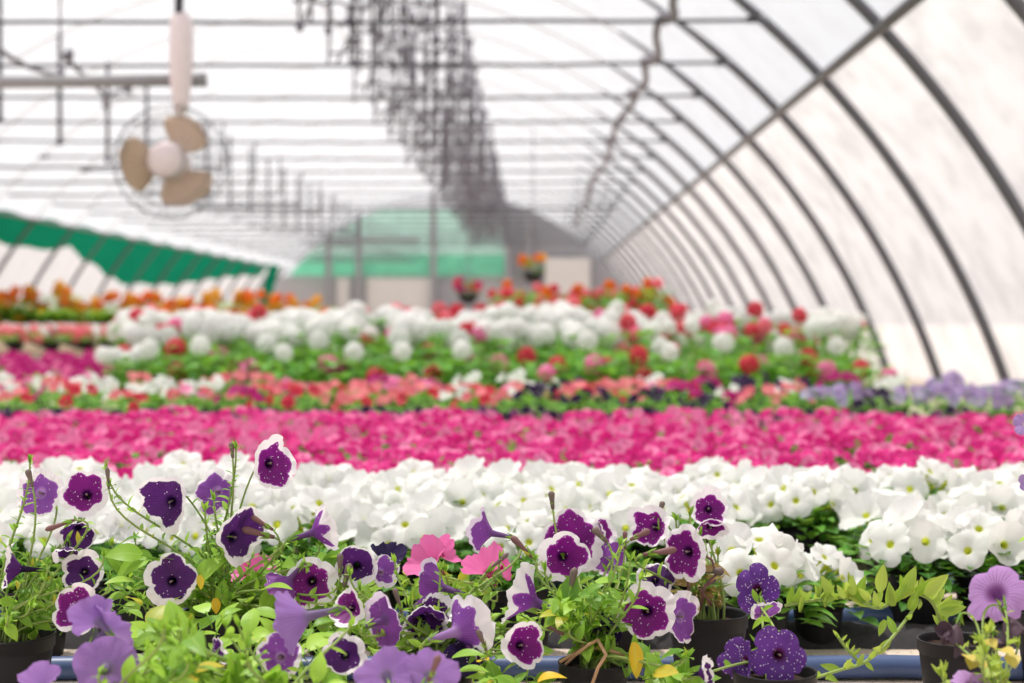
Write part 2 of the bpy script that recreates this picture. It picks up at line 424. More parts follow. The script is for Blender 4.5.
A_TIE = math.asin((HC + 1.98 - CZ) / RA)
for y in RIBS:
    for a0, a1, rad, mt in ((A0, A_TIE, 0.036, STEEL), (A_TIE, A_TIE + 0.16, [0.036 - 0.024 * i / 30 for i in range(31)], STEEL), (A_TIE + 0.16, A_CUR, 0.010, FADEDSTEEL), (A_CUR, PI - A0, 0.03, STEEL)):  # roof stretch of the same tube thinned and paled to imitate glare
        m = MB(); m.tube([arch(a0 + (a1 - a0) * i / 30, RA - 0.01) for i in range(31)], rad, 8); struct(m.build('arch_beam', mt, loc=(0, y, 0)))
m = MB(); p = arch(A_PUR, RA - 0.05); m.tube([(p.x, -4, p.z), (p.x, 10, p.z), (p.x, 42.3, p.z)], 0.032, 8); struct(m.build('purlin_beam', STEEL))
p = arch(PI / 2, RA - 0.03); m = MB(); m.tube([(p.x, -4, p.z), (p.x, 42.3, p.z)], 0.012, 8); struct(m.build('purlin_beam', FADEDSTEEL))
p = arch(A_CUR, RA - 0.03); m = MB(); m.tube([(p.x, -4, p.z), (p.x, 42.3, p.z)], 0.02, 8); struct(m.build('purlin_beam', STEEL))
TZ = HC + 1.955
xr = CX + math.sqrt(RA ** 2 - (TZ - CZ) ** 2); xl = 2 * CX - xr
for y in RIBS[1:]:
    big = abs(y - 27.75) < 0.1
    m = MB(); sag = [(xl + (xr - xl) * i / 16, 0, TZ - 0.02 * math.sin(PI * i / 16) + U(-0.006, 0.006)) for i in range(17)]
    m.tube(sag, 0.03 if big else 0.014, 6)
    for xx, sg in ((xl, 1), (xr, -1)): m.tube([(xx, 0, TZ), (xx + sg * 0.12, 0, TZ)], 0.022, 8)
    struct(m.build('tie_beam', DSTEEL, loc=(0, y, 0)))

for y in RIBS[9:]:                                           # lower wires on the curtain side
    m = MB(); m.tube([(-6.36 + 3.3 * i / 10, 0, HC + 1.5 + U(-0.012, 0.012)) for i in range(11)], 0.016, 5)
    m.tube([(-3.06, 0, HC + 1.5), (-3.06, 0, TZ)], 0.012, 5); struct(m.build('wire_beam', STEEL, loc=(0, y, 0)))
# end wall, 42 m away
YB = 42.5
def poly_panel(name, pts, mat, y, thick=0.03, parent=None):
    n = len(pts); m = MB()
    vs = [(x, y, z) for x, z in pts] + [(x, y + thick, z) for x, z in pts]
    m.add(vs, [tuple(range(n)), tuple(range(2 * n - 1, n - 1, -1))] + [(i, i + n, (i + 1) % n + n, (i + 1) % n) for i in range(n)])
    return m.build(name, mat, parent, smooth=False)
def Q(px, py, Z=YB): v = P(px, py, Z); return (v.x, v.z)
pts = [(arch(a).x, arch(a).z) for a in [A0 + (PI - 2 * A0) * i / 40 for i in range(41)]]
struct(poly_panel('wall_back', pts, FILMR, YB + 0.2))
struct(poly_panel('wall_back_base', [(-7.5, 0), (3.0, 0), Q(606, 262), Q(575, 262), Q(512, 276), Q(268, 276)], PANEL, YB + 0.1))
def wallx(z, off=0.12): return CX - math.sqrt((RA - off) ** 2 - (z - CZ) ** 2)
zt = Q(0, 209)[1]; zm = Q(0, 255)[1]; zb = Q(0, 276)[1]
net = empty('hanging_shade_net', (0, 0, 0)); tag(net, 'pale green shade netting hung across the far end wall', 'netting')
poly_panel('net_sheet', [(wallx(zm), zm), (wallx(zm + 0.5), zm + 0.5), (wallx(zt - 0.3), zt - 0.3), (wallx(zt), zt), Q(508, 209), Q(508, 255)], NET2, YB - 0.1, 0.02, net)
poly_panel('net_band', [(wallx(zb), zb), (wallx(zm), zm), Q(508, 255), Q(508, 276)], NET, YB - 0.16, 0.02, net)
xq = Q(508, 0)[0]; aq = math.acos((xq - CX) / (RA - 0.02))
tri = poly_panel('wall_back_panel', [Q(508, 276)] + [(arch(t, RA - 0.02).x, arch(t, RA - 0.02).z) for t in [A0 + 0.2 + (aq - A0 - 0.2) * i / 12 for i in range(13)]], DPANEL, YB - 0.05); struct(tri)
struct(poly_panel('wall_back_panel', [Q(545, 258), Q(590, 258), Q(590, 300), Q(545, 300)], LPANEL, YB - 0.2))
struct(poly_panel('door_1', [Q(367, 278), Q(431, 278), (Q(431, 0)[0], 0.02), (Q(367, 0)[0], 0.02)], LPANEL, YB - 0.1))
struct(poly_panel('door_2', [Q(437, 278), Q(470, 278), (Q(470, 0)[0], 0.02), (Q(437, 0)[0], 0.02)], DPANEL, YB - 0.1))
struct(poly_panel('door_3', [Q(337, 278), Q(350, 278), (Q(350, 0)[0], 0.02), (Q(337, 0)[0], 0.02)], LPANEL, YB - 0.1))
for px in (330, 360, 434, 508, 528):
    x = Q(px, 0)[0]; m = MB(); zt2 = CZ + math.sqrt(RA ** 2 - (x - CX) ** 2) - 0.1
    m.box((x, YB - 0.3, zt2 / 2), (0.16, 0.1, zt2)); struct(m.build('end_column', GPIPE, smooth=False))
z = Q(0, 240)[1]; m = MB(); m.tube([(wallx(z), YB - 0.3, z), (Q(420, 0)[0], YB - 0.3, z)], 0.07); struct(m.build('rail_beam', GPIPE))

# ------------------------------------------------------------------ hung along the roof
def curtain():
    prof = [(8, 1.52), (19.4, 1.5), (21.6, 1.44), (23, 1.54), (24.2, 1.4), (27, 1.09), (30.8, 1.15), (35, 1.4), (38, 1.54), (39.2, 1.5)]
    m = MB(); vs = []; fs = []; N = 260; K = 6
    for i in range(N + 1):
        y = 8 + (39.2 - 8) * i / N
        for (a, za), (b, zb_) in zip(prof, prof[1:]):
            if a <= y <= b: zbot = za + (zb_ - za) * (y - a) / (b - a); break
        for j in range(K + 1):
            t = j / K; zz = 1.83 + 0.02 * math.sin(y * 3.6) - t * (1.83 - zbot)
            xx = wallx(zz, 0.0) + 0.012 * math.sin(y * 7 + 1.5 * math.sin(y * 2.1))
            vs.append((xx, y, zz))
    for i in range(N):
        for j in range(K): fs.append((i * (K + 1) + j, i * (K + 1) + j + 1, (i + 1) * (K + 1) + j + 1, (i + 1) * (K + 1) + j))
    m.add(vs, fs); r = empty('shade_curtain', (0, 0, 0)); m.build('curtain_sheet', CURT, r)
    m = MB(); vs = []; fs = []                                   # the gathered end hangs down to the ground
    for i in range(31):
        y = 39.2 + 1.1 * i / 30
        for j in range(6):
            t = j / 5; vs.append((-6.55 - 0.5 * t + 0.12 * math.sin(i * 1.1) * (0.5 + t * 0.5), y - 0.5 * t * (i / 30 - 0.5), 1.85 - 1.75 * t))
    for i in range(30):
        for j in range(5): fs.append((i * 6 + j, i * 6 + j + 1, i * 6 + j + 7, i * 6 + j + 6))
    m.add(vs, fs); m.build('gathered_drop', CURT, r)
    tag(r, 'dark green shade curtain sagging in a wave along the low side of tunnel', 'curtain')
curtain()

def truss(y):
    """hangers and hooks between roof and tie"""
    r = empty('hanger_rack', (0, y, 0))
    def top(x): return CZ + math.sqrt(RA ** 2 - (x - CX) ** 2) - 0.02
    n = 9; hi = TZ + 0.8
    for i in range(n):
        x = -1.54 + 0.94 * i / (n - 1) + U(-0.03, 0.03); b = MB(); zt_ = top(x) if i in (1, 7) else hi
        low = TZ - (U(0.02, 0.10) if rnd.random() < 0.5 else 0)
        b.tube([(x, 0, zt_), (x + U(-0.02, 0.02), 0, (hi + low) / 2), (x, 0, low)], 0.011, 5)
        for q in range(rnd.randint(2, 4)):
            zz = U(low, hi); w = U(0.025, 0.055)
            b.lathe([(0.0, zz - w), (w * 0.7, zz - w * 0.5), (w * 0.75, zz + w * 0.5), (0.0, zz + w)], 6, c=(x, 0, 0))
        b.build('hanger', WIRE, r)
    for zz in (TZ + 0.1, TZ + 0.3, TZ + 0.55, TZ + 0.8):
        b = MB(); pts_ = [(-1.57 + 1.0 * i / 10, U(-0.02, 0.02), zz + U(-0.03, 0.03)) for i in range(11)]; b.tube(pts_, 0.012, 5); b.build('cross_wire', WIRE, r)
    for k in range(2):
        b = MB(); b.tube([(-1.5 + 0.5 * k, 0.01, TZ), (-1.1 + 0.5 * k, 0.01, TZ + 0.8)], 0.011, 5); b.build('brace', WIRE, r)
    tag(r, 'dark rack of wire hangers and hooks between roof hoop and tie bar', 'hanger', 'wire hanger racks under the roof hoops')
for y in RIBS[5:]: truss(y)

for i, y in enumerate(RIBS[7:]):
    b = MB(); x = -4.68; zt_ = CZ + math.sqrt(RA ** 2 - (x - CX) ** 2)
    b.tube([(x, y, zt_), (x, y, 3.0), (x, y, 2.26)], 0.022, 6)
    b.lathe([(0, 2.2), (0.03, 2.22), (0.03, 2.27), (0, 2.29)], 8, c=(x, y, 0))
    tag(b.build('hanging_rod', DSTEEL), 'thin dark rod hanging from a roof hoop above the green curtain side', 'rod', 'hanging rods in a row along the roof')

def draped(name, x, z, ys, sag, rad, label, cat, wob=0.04):
    b = MB(); pts_ = []
    for a, c in zip(ys, ys[1:]):
        for i in range(10):
            t = i / 10; pts_.append((x + wob * math.sin(2 * PI * t + a) , a + (c - a) * t, z - sag * math.sin(PI * t) + 0.02))
    pts_.append((x, ys[-1], z + 0.02)); b.tube(pts_, rad, 6)
    r = empty(name, (0, 0, 0)); b.build('hose', WIRE, r)
    for y in ys:
        k = MB(); k.lathe([(0.0, -0.05), (0.035, -0.03), (0.035, 0.035), (0.0, 0.055)], 8); k.build('knot', WIRE, r, (x, y, z + 0.01))
    tag(r, label, cat)
draped('draped_cable', 0.875, TZ, RIBS[2:20], 0.09, 0.028, 'thick dark cable looped along the tie bars towards the curved wall', 'cable')
draped('draped_cable', -3.55, TZ + 0.05, RIBS[4:9], 0.28, 0.018, 'dark cable sagging in loops above the grey pipe and hanging fan', 'cable', 0.12)

# fan hanging from a tie
def fan():
    Z = 8.42; c = P(170, 162, Z); k = Z / F; r = empty('hanging_fan', (P(180, 108, Z).x, Z, P(0, 100, Z).z))
    L = r.location
    def loc(px, py, dz=0.0): v = P(px, py, Z) - L; v.y += dz; return v
    b = MB(); b.tube([loc(179, -40), loc(179, 14)], 0.024, 8); b.build('hook_rod', DSTEEL, r)
    b = MB(); pr = [(12, 0.036), (18, 0.058), (50, 0.062), (80, 0.06), (100, 0.045), (112, 0.036)]
    b.tube([loc(180, y, 0.02) for y, _ in pr], [w for _, w in pr], 16); b.build('neck', FANP, r)
    for i in range(9):
        q = MB(); q.tube([loc(188, 26 + i * 5, 0.02), loc(193, 27 + i * 5, 0.02)], 0.008, 6); q.build('neck_ridge', FANP, r)
    b = MB(); b.lathe([(0, -0.14), (0.075, -0.135), (0.1, -0.11), (0.105, -0.06), (0.085, 0.12), (0, 0.14)], 28, c=loc(171, 162, 0.0), axis='y'); b.build('hub', FANP, r)
    cc = loc(171, 162)
    for ang in (54, 180, 298):
        b = MB(); vs = []; fs = []; N, K = 12, 9
        for i in range(N + 1):
            t = i / N; rr = 0.07 + 0.19 * t
            half = 0.38 + 0.36 * math.sin(PI * min(1, t * 0.72 + 0.08)) ** 0.9
            if t > 0.8: half *= math.sqrt(max(0.03, 1 - ((t - 0.8) / 0.2) ** 2 * 0.75))
            for j in range(K + 1):
                a = math.radians(ang) + half * (j / K * 2 - 1) + 0.12 * t
                vs.append((cc.x + rr * math.cos(a), cc.y - 0.05 + 0.05 * (j / K * 2 - 1), cc.z + rr * math.sin(a)))
        for i in range(N):
            for j in range(K): fs.append((i * (K + 1) + j, i * (K + 1) + j + 1, (i + 1) * (K + 1) + j + 1, (i + 1) * (K + 1) + j))
        b.add(vs, fs); o = b.build('blade', FANB, r)
        md = o.modifiers.new('thick', 'SOLIDIFY'); md.thickness = 0.006
    g = MB()
    def ring(R, dy, rad): g.tube([(cc.x + R * math.cos(2 * PI * i / 60), cc.y + dy, cc.z + R * math.sin(2 * PI * i / 60)) for i in range(61)], rad, 6, cap=False)
    ring(0.305, 0.0, 0.0035); ring(0.295, -0.06, 0.0022); ring(0.24, -0.115, 0.0022); ring(0.1, -0.15, 0.003); ring(0.24, 0.1, 0.0022)
    for i in range(40):
        a = 2 * PI * i / 40; ca, sa = math.cos(a), math.sin(a)
        for s in (-1, 1): g.tube([(cc.x + R * ca, cc.y + s * d, cc.z + R * sa) for R, d in ((0.1, 0.15), (0.24, 0.115), (0.295, 0.06), (0.305, 0.0))], 0.0013, 4, cap=False)
    g.build('guard', STEEL, r)
    tag(r, 'white fan with three beige blades in a wire guard hanging from the roof', 'fan')
    b = MB(); y = Z + 0.12; a = P(204, 80, y); e = P(-60, 83, y)
    b.tube([a, (a + e) / 2, e], 0.034, 16)
    b2 = empty('pvc_pipe', (0, 0, 0)); b.build('pipe_run', GPIPE, b2)
    b = MB(); b.tube([a + Vector((0.012, 0, 0)), a - Vector((0.1, 0, 0))], 0.039, 16); b.build('end_cap', GPIPE, b2)
    for px in (60, -40):
        q = P(px, 82, y); b = MB(); zt_ = CZ + math.sqrt(RA ** 2 - (q.x - CX) ** 2); b.tube([(q.x, y, q.z), (q.x, y, zt_)], 0.006, 6); b.build('hanger_wire', WIRE, b2)
    tag(b2, 'horizontal grey pipe behind the hanging fan under the roof', 'pipe')
fan()

# ------------------------------------------------------------------ on the ground: blue pipes, black fabric
def pipe(Z, x0, x1, label):
    b = MB(); n = 24
    b.tube([(x0 + (x1 - x0) * i / n, Z + 0.004 * math.sin(i * 1.3), 0.017 + 0.001 * math.sin(i * 2.1)) for i in range(n + 1)], 0.016, 14)
    r = empty('irrigation_pipe', (0, 0, 0)); b.build('pipe_run', PIPE, r)
    tag(r, label, 'pipe')
    return r
pipe(2.16, -1.2, 1.35, 'blue plastic pipe on the sand nearest the speckled purple petunias')
pipe(2.52, -1.3, 1.5, 'blue plastic pipe behind the black fabric strip below the white petunias')
pipe(2.86, -1.5, 1.6, 'blue plastic pipe running between the pots of white petunias')
b = MB(); vs = []; fs = []
for i in range(121):
    x = -1.3 + 2.8 * i / 120
    for j in range(7): vs.append((x, 2.36 + 0.13 * j / 6 + U(-0.004, 0.004), 0.004 + 0.022 * math.sin(PI * j / 6) + (U(-0.003, 0.003) if 0 < j < 6 else -0.004)))
for i in range(120):
    for j in range(6): fs.append((i * 7 + j, i * 7 + j + 1, i * 7 + j + 8, i * 7 + j + 7))
b.add(vs, fs); tag(b.build('ground_fabric', FABRIC), 'black rough fabric strip lying on sand between two blue pipes', 'fabric')

# ------------------------------------------------------------------ plants of the rows behind
def dome_leaves(b, n, R, h0, h1, L, tone=(0.0, 1.0), W=0.6, nseg=4, flat=0.5):
    for _ in range(n):
        a = U(0, 2 * PI); q = math.sqrt(rnd.random()); e = math.sqrt(max(0, 1 - q * q))
        base = Vector((R * q * 0.85 * math.cos(a), R * q * 0.85 * math.sin(a), h0 + (h1 - h0) * e * U(0.5, 1.0)))
        d = Vector((math.cos(a + U(-0.7, 0.7)), math.sin(a + U(-0.7, 0.7)), U(0.1, 1.0) * flat + e * 0.3))
        l = L * U(0.65, 1.15)
        b.leaf(base, d, Vector((0, 0, 1)), l, l * W * U(0.85, 1.1), U(0.15, 0.5), U(0.1, 0.35), U(*tone), nseg)

FLOW = {}
def field_corolla(kind, R, k):
    key = (kind, round(R, 4), k)
    if key not in FLOW:
        FLOW[key] = corolla(R, ('open', 'back', 'cup', 'flat', 'open', 'cup')[k % 6], seed=k * 17 + 3, nt=30, nr=7, tube=R > 0.03).mesh('flower', M[kind])
    return FLOW[key]

def petunia_proto(name, kinds, nf, R, spread, htop, leafm, nl, seed, pot=(0.10, 0.085), toward=0.55, leafL=0.04, big=False):
    rnd.seed(seed); r = empty(name, (0, 0, 0))
    pot_parts(r, pot[0], pot[1], soil=False)
    b = MB(); dome_leaves(b, nl, spread * 1.15, pot[1] * 0.5, htop * (0.82 if R > 0.03 else 0.92), leafL, (0.0, 1.0))
    b.build('foliage', leafm, r)
    placed = []
    for i in range(nf):
        for _ in range(30):
            a = U(0, 2 * PI); q = math.sqrt(rnd.random()) * 0.95; e = math.sqrt(max(0, 1 - q * q))
            p_ = Vector((spread * q * math.cos(a), spread * q * math.sin(a), pot[1] + (htop - pot[1]) * (0.35 + 0.65 * e) * U(0.88, 1.06)))
            if all((p_ - o).length > R * 1.25 for o in placed): break
        placed.append(p_)
        n = Vector((math.cos(a) * q, math.sin(a) * q - toward, 0.35 + 0.6 * e)) + Vector((U(-.35, .35), U(-.35, .35), U(-.2, .3)))
        link('flower', field_corolla(kinds[i % len(kinds)], R, rnd.randint(0, 5)), r, mw=Matrix.Translation(p_) @ frame(n, U(0, 6.28)))
    kids(r); return r

PROTOS = []
class Kind:
    """a few sample plants of one sort, copied around (the first uses move the samples themselves)"""
    def __init__(s, protos): s.p = protos; s.used = set(); PROTOS.append(s)
    def put(s, x, y, label, cat, group=None, rz=None, sc=1.0, z=0.0, k=None):
        k = rnd.randrange(len(s.p)) if k is None else k
        src = s.p[k]
        if k in s.used: o = copy_tree(src)
        else: o = src; s.used.add(k)
        o.location = (x, y, z); o.rotation_euler = (0, 0, U(-0.6, 0.6) if rz is None else rz); o.scale = (sc, sc, sc * U(0.93, 1.07))
        tag(o, label, cat, group)
        if group is None and 'group' in o: del o['group']
        return o
    def clean(s):
        for i, src in enumerate(s.p):
            if i not in s.used: kill(src)
def kill(o):
    for c in list(o.children): kill(c)
    bpy.data.objects.remove(o)

white = Kind([petunia_proto('white_petunia', ['white'], 10, 0.036, 0.085, 0.175, LEAFD, 120, 20 + i, leafL=0.046) for i in range(5)])
pink = Kind([petunia_proto('pink_petunia', [('hotpink', 'hotpink2')[j % 3 == i % 3] for j in range(9)], 12, 0.0205, 0.088, 0.155, LEAFG, 56, 40 + i, pot=(0.09, 0.075), leafL=0.035, toward=0.7) for i in range(5)])
def mixk(kinds, seed, nf=6, h=0.22, R=0.026, leaf=None):
    return Kind([petunia_proto('bedding_petunia', kinds, nf, R, 0.105, h, leaf or LEAFG, 52, seed + i, pot=(0.11, 0.09), leafL=0.045, toward=0.8) for i in range(2)])
mixes = dict(salmon=mixk(['salmon'], 60), red=mixk(['red', 'red', 'salmon'], 64), white=mixk(['white'], 68), magenta=mixk(['fmagenta'], 72), plum=mixk(['plum'], 76), lilac=mixk(['lilac', 'blue', 'lilac'], 80, 9),
             rose=mixk(['hotpink2', 'salmon'], 88), mauve=mixk(['mauve', 'plum'], 92, 12, 0.15, 0.022))

# white petunias
rnd.seed(101)
WG = 'white petunias in the dense white bed'
WL = 'white petunia in the dense white bed between purple petunias and pink field'
def wput(px, Z, label=WL, group=WG, **kw): return white.put((px - VX) / F * Z, Z, label, 'petunia', group, **kw)
wput(757, 2.30, 'white petunia with wide open blooms just behind the galaxy-speckled purple petunia', None, k=0, rz=0.1)
wput(818, 2.40, 'small white petunia above the blue pipe, right of the speckled purple bloom', None, k=2, sc=0.82, rz=0.3)
wput(915, 2.52, 'white petunia over dark leaves above the trailing yellow-green shoots', None, k=1, rz=-0.2)
wput(985, 2.50, 'white petunia directly above the pale lilac bloom at the frame edge', None, k=3, rz=0.2)
wput(1055, 2.50, 'white petunia cut by the picture edge beside the pale lilac bloom', None, k=4)
for Z in (2.62, 2.80, 2.98, 3.14, 3.30):
    st = 0.165; x0 = -0.355 * Z; n = int((0.69 * Z) / st) + 1
    for i in range(n):
        x = x0 + st * i + U(-0.025, 0.025) + (0.08 if int(Z * 50) % 2 else 0); px = VX + x / Z * F
        if px > 1060: continue
        if Z < 2.7 and px > 560: continue
        if Z < 2.9 and (800 < px < 870 or px > 900): continue
        white.put(x, Z + U(-0.03, 0.03), WL, 'petunia', WG, sc=U(0.95, 1.12))

# hot pink field
rnd.seed(202)
Z = 3.50; row = 0
while Z < 5.66:
    st = 0.178; x0 = -0.365 * Z; n = int((0.705 * Z) / st) + 1
    lab = ('hot pink petunia at the near edge of the pink field against the white petunias' if row == 0 else
           'hot pink petunia at the far edge of the pink field before the mixed row' if Z + 0.19 >= 5.66 else 'hot pink petunia inside the broad pink field')
    grp = 'hot pink petunias, near edge' if row == 0 else 'hot pink petunias, far edge' if Z + 0.19 >= 5.66 else 'hot pink petunias inside the field'
    for i in range(n):
        x = x0 + st * (i + 0.5 * (row % 2)) + U(-0.03, 0.03)
        pink.put(x, Z + U(-0.03, 0.03), lab, 'petunia', grp, sc=U(0.98, 1.14))
    row += 1; Z += 0.19

# mixed row
rnd.seed(303)
seq = ['salmon', 'red', 'white', 'rose', 'magenta', 'plum', 'salmon', 'red', 'rose', 'white']
words = dict(salmon='salmon pink', red='red', white='white', magenta='magenta', plum='dark plum', lilac='lilac blue', rose='rose pink')
x = -2.2
while x < 1.75:
    mixes['mauve'].put(x, 5.86 + U(-0.04, 0.04), 'low mauve petunia in the thin line edging the pink field', 'petunia', 'mauve petunias edging the pink field'); x += 0.2
for ri, Z in enumerate((6.1, 6.38, 6.66, 6.95, 7.2)):
    x = -0.37 * Z; last = None
    while x < 0.345 * Z:
        px = VX + x / Z * F
        if px > 905: k = 'lilac'
        elif px > 800: k = rnd.choice(['lilac', 'plum', 'rose', 'magenta', 'white', 'lilac'])
        else: k = rnd.choice(seq)
        if 870 < px < 915 and ri == 0: k = 'plum'
        if last and rnd.random() < 0.35 and px < 800: k = last
        last = k
        if k == 'lilac' and px > 905: lab, grp = 'lilac blue petunia at the end of the mixed row beside the curved wall', 'lilac petunias by the curved wall'
        else: lab, grp = words[k] + ' petunia in the mixed colour row behind the pink field', words[k] + ' petunias in the mixed row'
        mixes[k].put(x, Z + U(-0.04, 0.04), lab, 'petunia', grp, sc=U(0.92, 1.12)); x += U(0.2, 0.25)

# ball-headed plants: geraniums, marigolds
def head(kind, R, n=34, seed=0, pet=0.42):
    r = random.Random(seed); b = MB()
    for i in range(n):
        zz = 1 - 1.75 * (i + 0.5) / n; a = i * 2.399963 + r.uniform(-.2, .2); q = math.sqrt(max(0, 1 - zz * zz))
        nrm = Vector((q * math.cos(a), q * math.sin(a), zz)); c = nrm * R * r.uniform(0.8, 1.0); x = nrm.orthogonal().normalized(); y = nrm.cross(x); r0 = r.uniform(0, 6)
        for k in range(5):
            t = r0 + 2 * PI * k / 5; d = x * math.cos(t) + y * math.sin(t); s = nrm.cross(d); l = R * pet
            b.add([c, c + d * l * 0.6 + s * l * 0.36 + nrm * l * 0.15, c + d * l * 1.05 + nrm * l * 0.05, c + d * l * 0.6 - s * l * 0.36 + nrm * l * 0.15], [(0, 1, 2, 3)], [(k / 5, 0.3), (k / 5, .6), (k / 5, .9), (k / 5, .6)])
    return b.mesh('flower_head', M[kind])
HEADS = {}
def ball_proto(name, kinds, nh, H, spread, seed, R=0.05, leafm=None, nl=90, pot=(0.16, 0.13), low=0.4, leafL=0.055, W=0.95):
    rnd.seed(seed); r = empty(name, (0, 0, 0)); pot_parts(r, pot[0], pot[1], soil=False)
    b = MB()
    for _ in range(nl):
        a = U(0, 2 * PI); q = math.sqrt(rnd.random()); zz = U(pot[1], H * 0.9)
        base = Vector((spread * q * math.cos(a), spread * q * math.sin(a), zz)); l = leafL * U(0.7, 1.2)
        b.leaf(base, Vector((math.cos(a), math.sin(a), U(0.0, 0.9))), Vector((0, 0, 1)), l, l * W, U(0.1, 0.5), U(0.0, 0.3), U(0, 1), 4, taper=1.0)
    b.build('foliage', leafm or LEAFG, r); st = MB()
    for i in range(nh):
        a = U(0, 2 * PI); q = math.sqrt(rnd.random()); zz = H * (U(low, 1.0) if q > 0.6 else U(0.86, 1.06))
        c = Vector((spread * 1.05 * q * math.cos(a), spread * 1.05 * q * math.sin(a), zz)); kd = kinds[i % len(kinds)]
        st.tube([Vector((c.x * 0.3, c.y * 0.3, pot[1])), Vector((c.x * 0.8, c.y * 0.8, zz * 0.7)), c], 0.003, 4)
        key = (kd, R, i % 2)
        if key not in HEADS: HEADS[key] = head(kd, R, seed=i % 2)
        link('flower_head', HEADS[key], r, mw=Matrix.Translation(c) @ Matrix.Rotation(U(0, 6), 4, 'Z') @ Matrix.Rotation(U(-.5, .5), 4, 'X'))
    st.build('stem', STEM, r); kids(r); return r
ger = dict(white=Kind([ball_proto('geranium_plant', ['white'], 8, 0.42, 0.17, 500 + i, low=0.86, nl=120) for i in range(3)]),
           front=Kind([ball_proto('geranium_plant', ['white', 'red', 'hotpink2'][i:] + ['white'], 2, 0.36, 0.19, 510 + i, nl=190, low=0.6) for i in range(3)]),
           pinks=Kind([ball_proto('geranium_plant', ['red', 'white', 'salmon', 'hotpink2', 'white'], 6, 0.42, 0.17, 520 + i, low=0.7, R=0.04, nl=120) for i in range(3)]))
rnd.seed(404)
for ri, (Z, sc) in enumerate(((7.55, 0.92), (7.95, 1.02), (8.35, 1.08), (8.7, 1.1), (9.15, 1.16), (9.6, 1.2), (10.1, 1.24))):
    x = (150 - VX) / F * Z; xe = (872 - VX) / F * Z * (1 if ri < 3 else 7.9 / Z * 1.08)
    while x < xe:
        px = VX + x / Z * F
        k = 'front' if ri < 2 else 'pinks' if (px > 590 and rnd.random() < 0.6) or (ri > 5 and rnd.random() < 0.6) or rnd.random() < 0.1 else 'white'
        lab = dict(front='leafy geranium with few blooms along the near side of the geranium bed', white='white geranium in the tall leafy bed behind the mixed petunias',
                   pinks='red and pink geranium among the white ones in the tall bed')[k]
        ger[k].put(x, Z + U(-0.06, 0.06), lab, 'geranium', dict(front='leafy geraniums along the near side', white='white geraniums', pinks='red and pink geraniums')[k], sc=sc * U(0.92, 1.05), rz=U(-3, 3)); x += U(0.29, 0.36)
g_ = ger['white'].put((132 - VX) / F * 7.6, 7.6, 'white geranium at the near corner of the bed beside the magenta petunias', 'geranium', None, sc=0.86)

# beds towards the curtain side
rnd.seed(505)
mag = mixk(['fmagenta', 'hotpink2', 'fmagenta'], 96, 10, 0.22, 0.03); grn = mixk(['white', 'plum', 'hotpink2'], 110, 3, 0.2)
Z = 7.7
while Z < 12:
    x = (-25 - VX) / F * Z
    while x < min(-2.15, (118 - VX) / F * Z):
        k = grn if Z < 8.0 else mag
        k.put(x, Z + U(-.05, .05), 'mostly green petunia with few blooms in front of the magenta bed' if k is grn else 'magenta petunia in the bed beside the white geraniums', 'petunia', 'green petunias before the magenta bed' if k is grn else 'magenta petunias beside the geraniums', sc=U(1.0, 1.2)); x += 0.3
    Z += 0.3
def bench(name, x0, x1, y0, y1, h, label):
    r = empty(name, ((x0 + x1) / 2, (y0 + y1) / 2, 0)); w, d = x1 - x0, y1 - y0
    b = MB(); n = int(d / 0.3)
    for i in range(n): b.box((0, -d / 2 + (i + 0.5) * d / n, h - 0.015), (w, d / n * 0.9, 0.03))
    b.build('slatted_top', WOOD, r, smooth=False)
    for sx in (-1, 1):
        for k in range(3):
            b = MB(); b.box((sx * (w / 2 - 0.08), -d / 2 + 0.1 + k * (d - 0.2) / 2, (h - 0.03) / 2), (0.07, 0.07, h - 0.03)); b.build('leg', WOOD, r, smooth=False)
    for sx in (-1, 1):
        b = MB(); b.box((sx * (w / 2 - 0.08), 0, h - 0.06), (0.04, d - 0.3, 0.06)); b.build('rail', WOOD, r, smooth=False)
    tag(r, label, 'bench'); return h
bench('planting_bench', -6.4, -3.1, 12.4, 19.2, 0.24, 'low slatted bench of blush begonias near the green curtain')
beg = Kind([ball_proto('begonia_plant', ['blush', 'white', 'blush', 'salmon'], 9, 0.15, 0.13, 530 + i, R=0.035, nl=24, pot=(0.12, 0.06), low=0.5, leafL=0.05) for i in range(2)])
Z = 12.55
while Z < 18.8:
    x = max(-6.2, (-20 - VX) / F * Z)
    while x < min(-3.25, (140 - VX) / F * Z):
        beg.put(x, Z, 'blush pink begonia on the low slatted bench near the green curtain', 'begonia', 'begonias on the low bench', rz=U(-3, 3), sc=U(.95, 1.1), z=0.24); x += 0.29
    Z += 0.45
mari = dict(orange=Kind([ball_proto('marigold_plant', ['orange', 'yellow', 'orange', 'yellow', 'orange'], 18, 0.75, 0.27, 540 + i, R=0.065, nl=330, pot=(0.26, 0.22), low=0.55, leafL=0.09, W=0.5, leafm=LEAF) for i in range(3)]),
            green=Kind([ball_proto('clipped_shrub', ['yellow'], 1, 0.62, 0.24, 550, R=0.03, nl=1100, pot=(0.24, 0.2), low=0.5, leafL=0.09, leafm=LEAF)]))
x = -6.7; i = 0
while x < -2.7:
    mari['orange'].put(x, 20.6 + U(-.1, .5), 'orange marigold in the long tall row before the far curtain', 'marigold', 'orange marigolds before the curtain', rz=U(-3, 3), sc=U(0.9, 1.12)); x += 0.42
mari['orange'].put(-6.62, 19.55, 'orange marigold at the picture edge before the green curtain', 'marigold', None, rz=1.0)
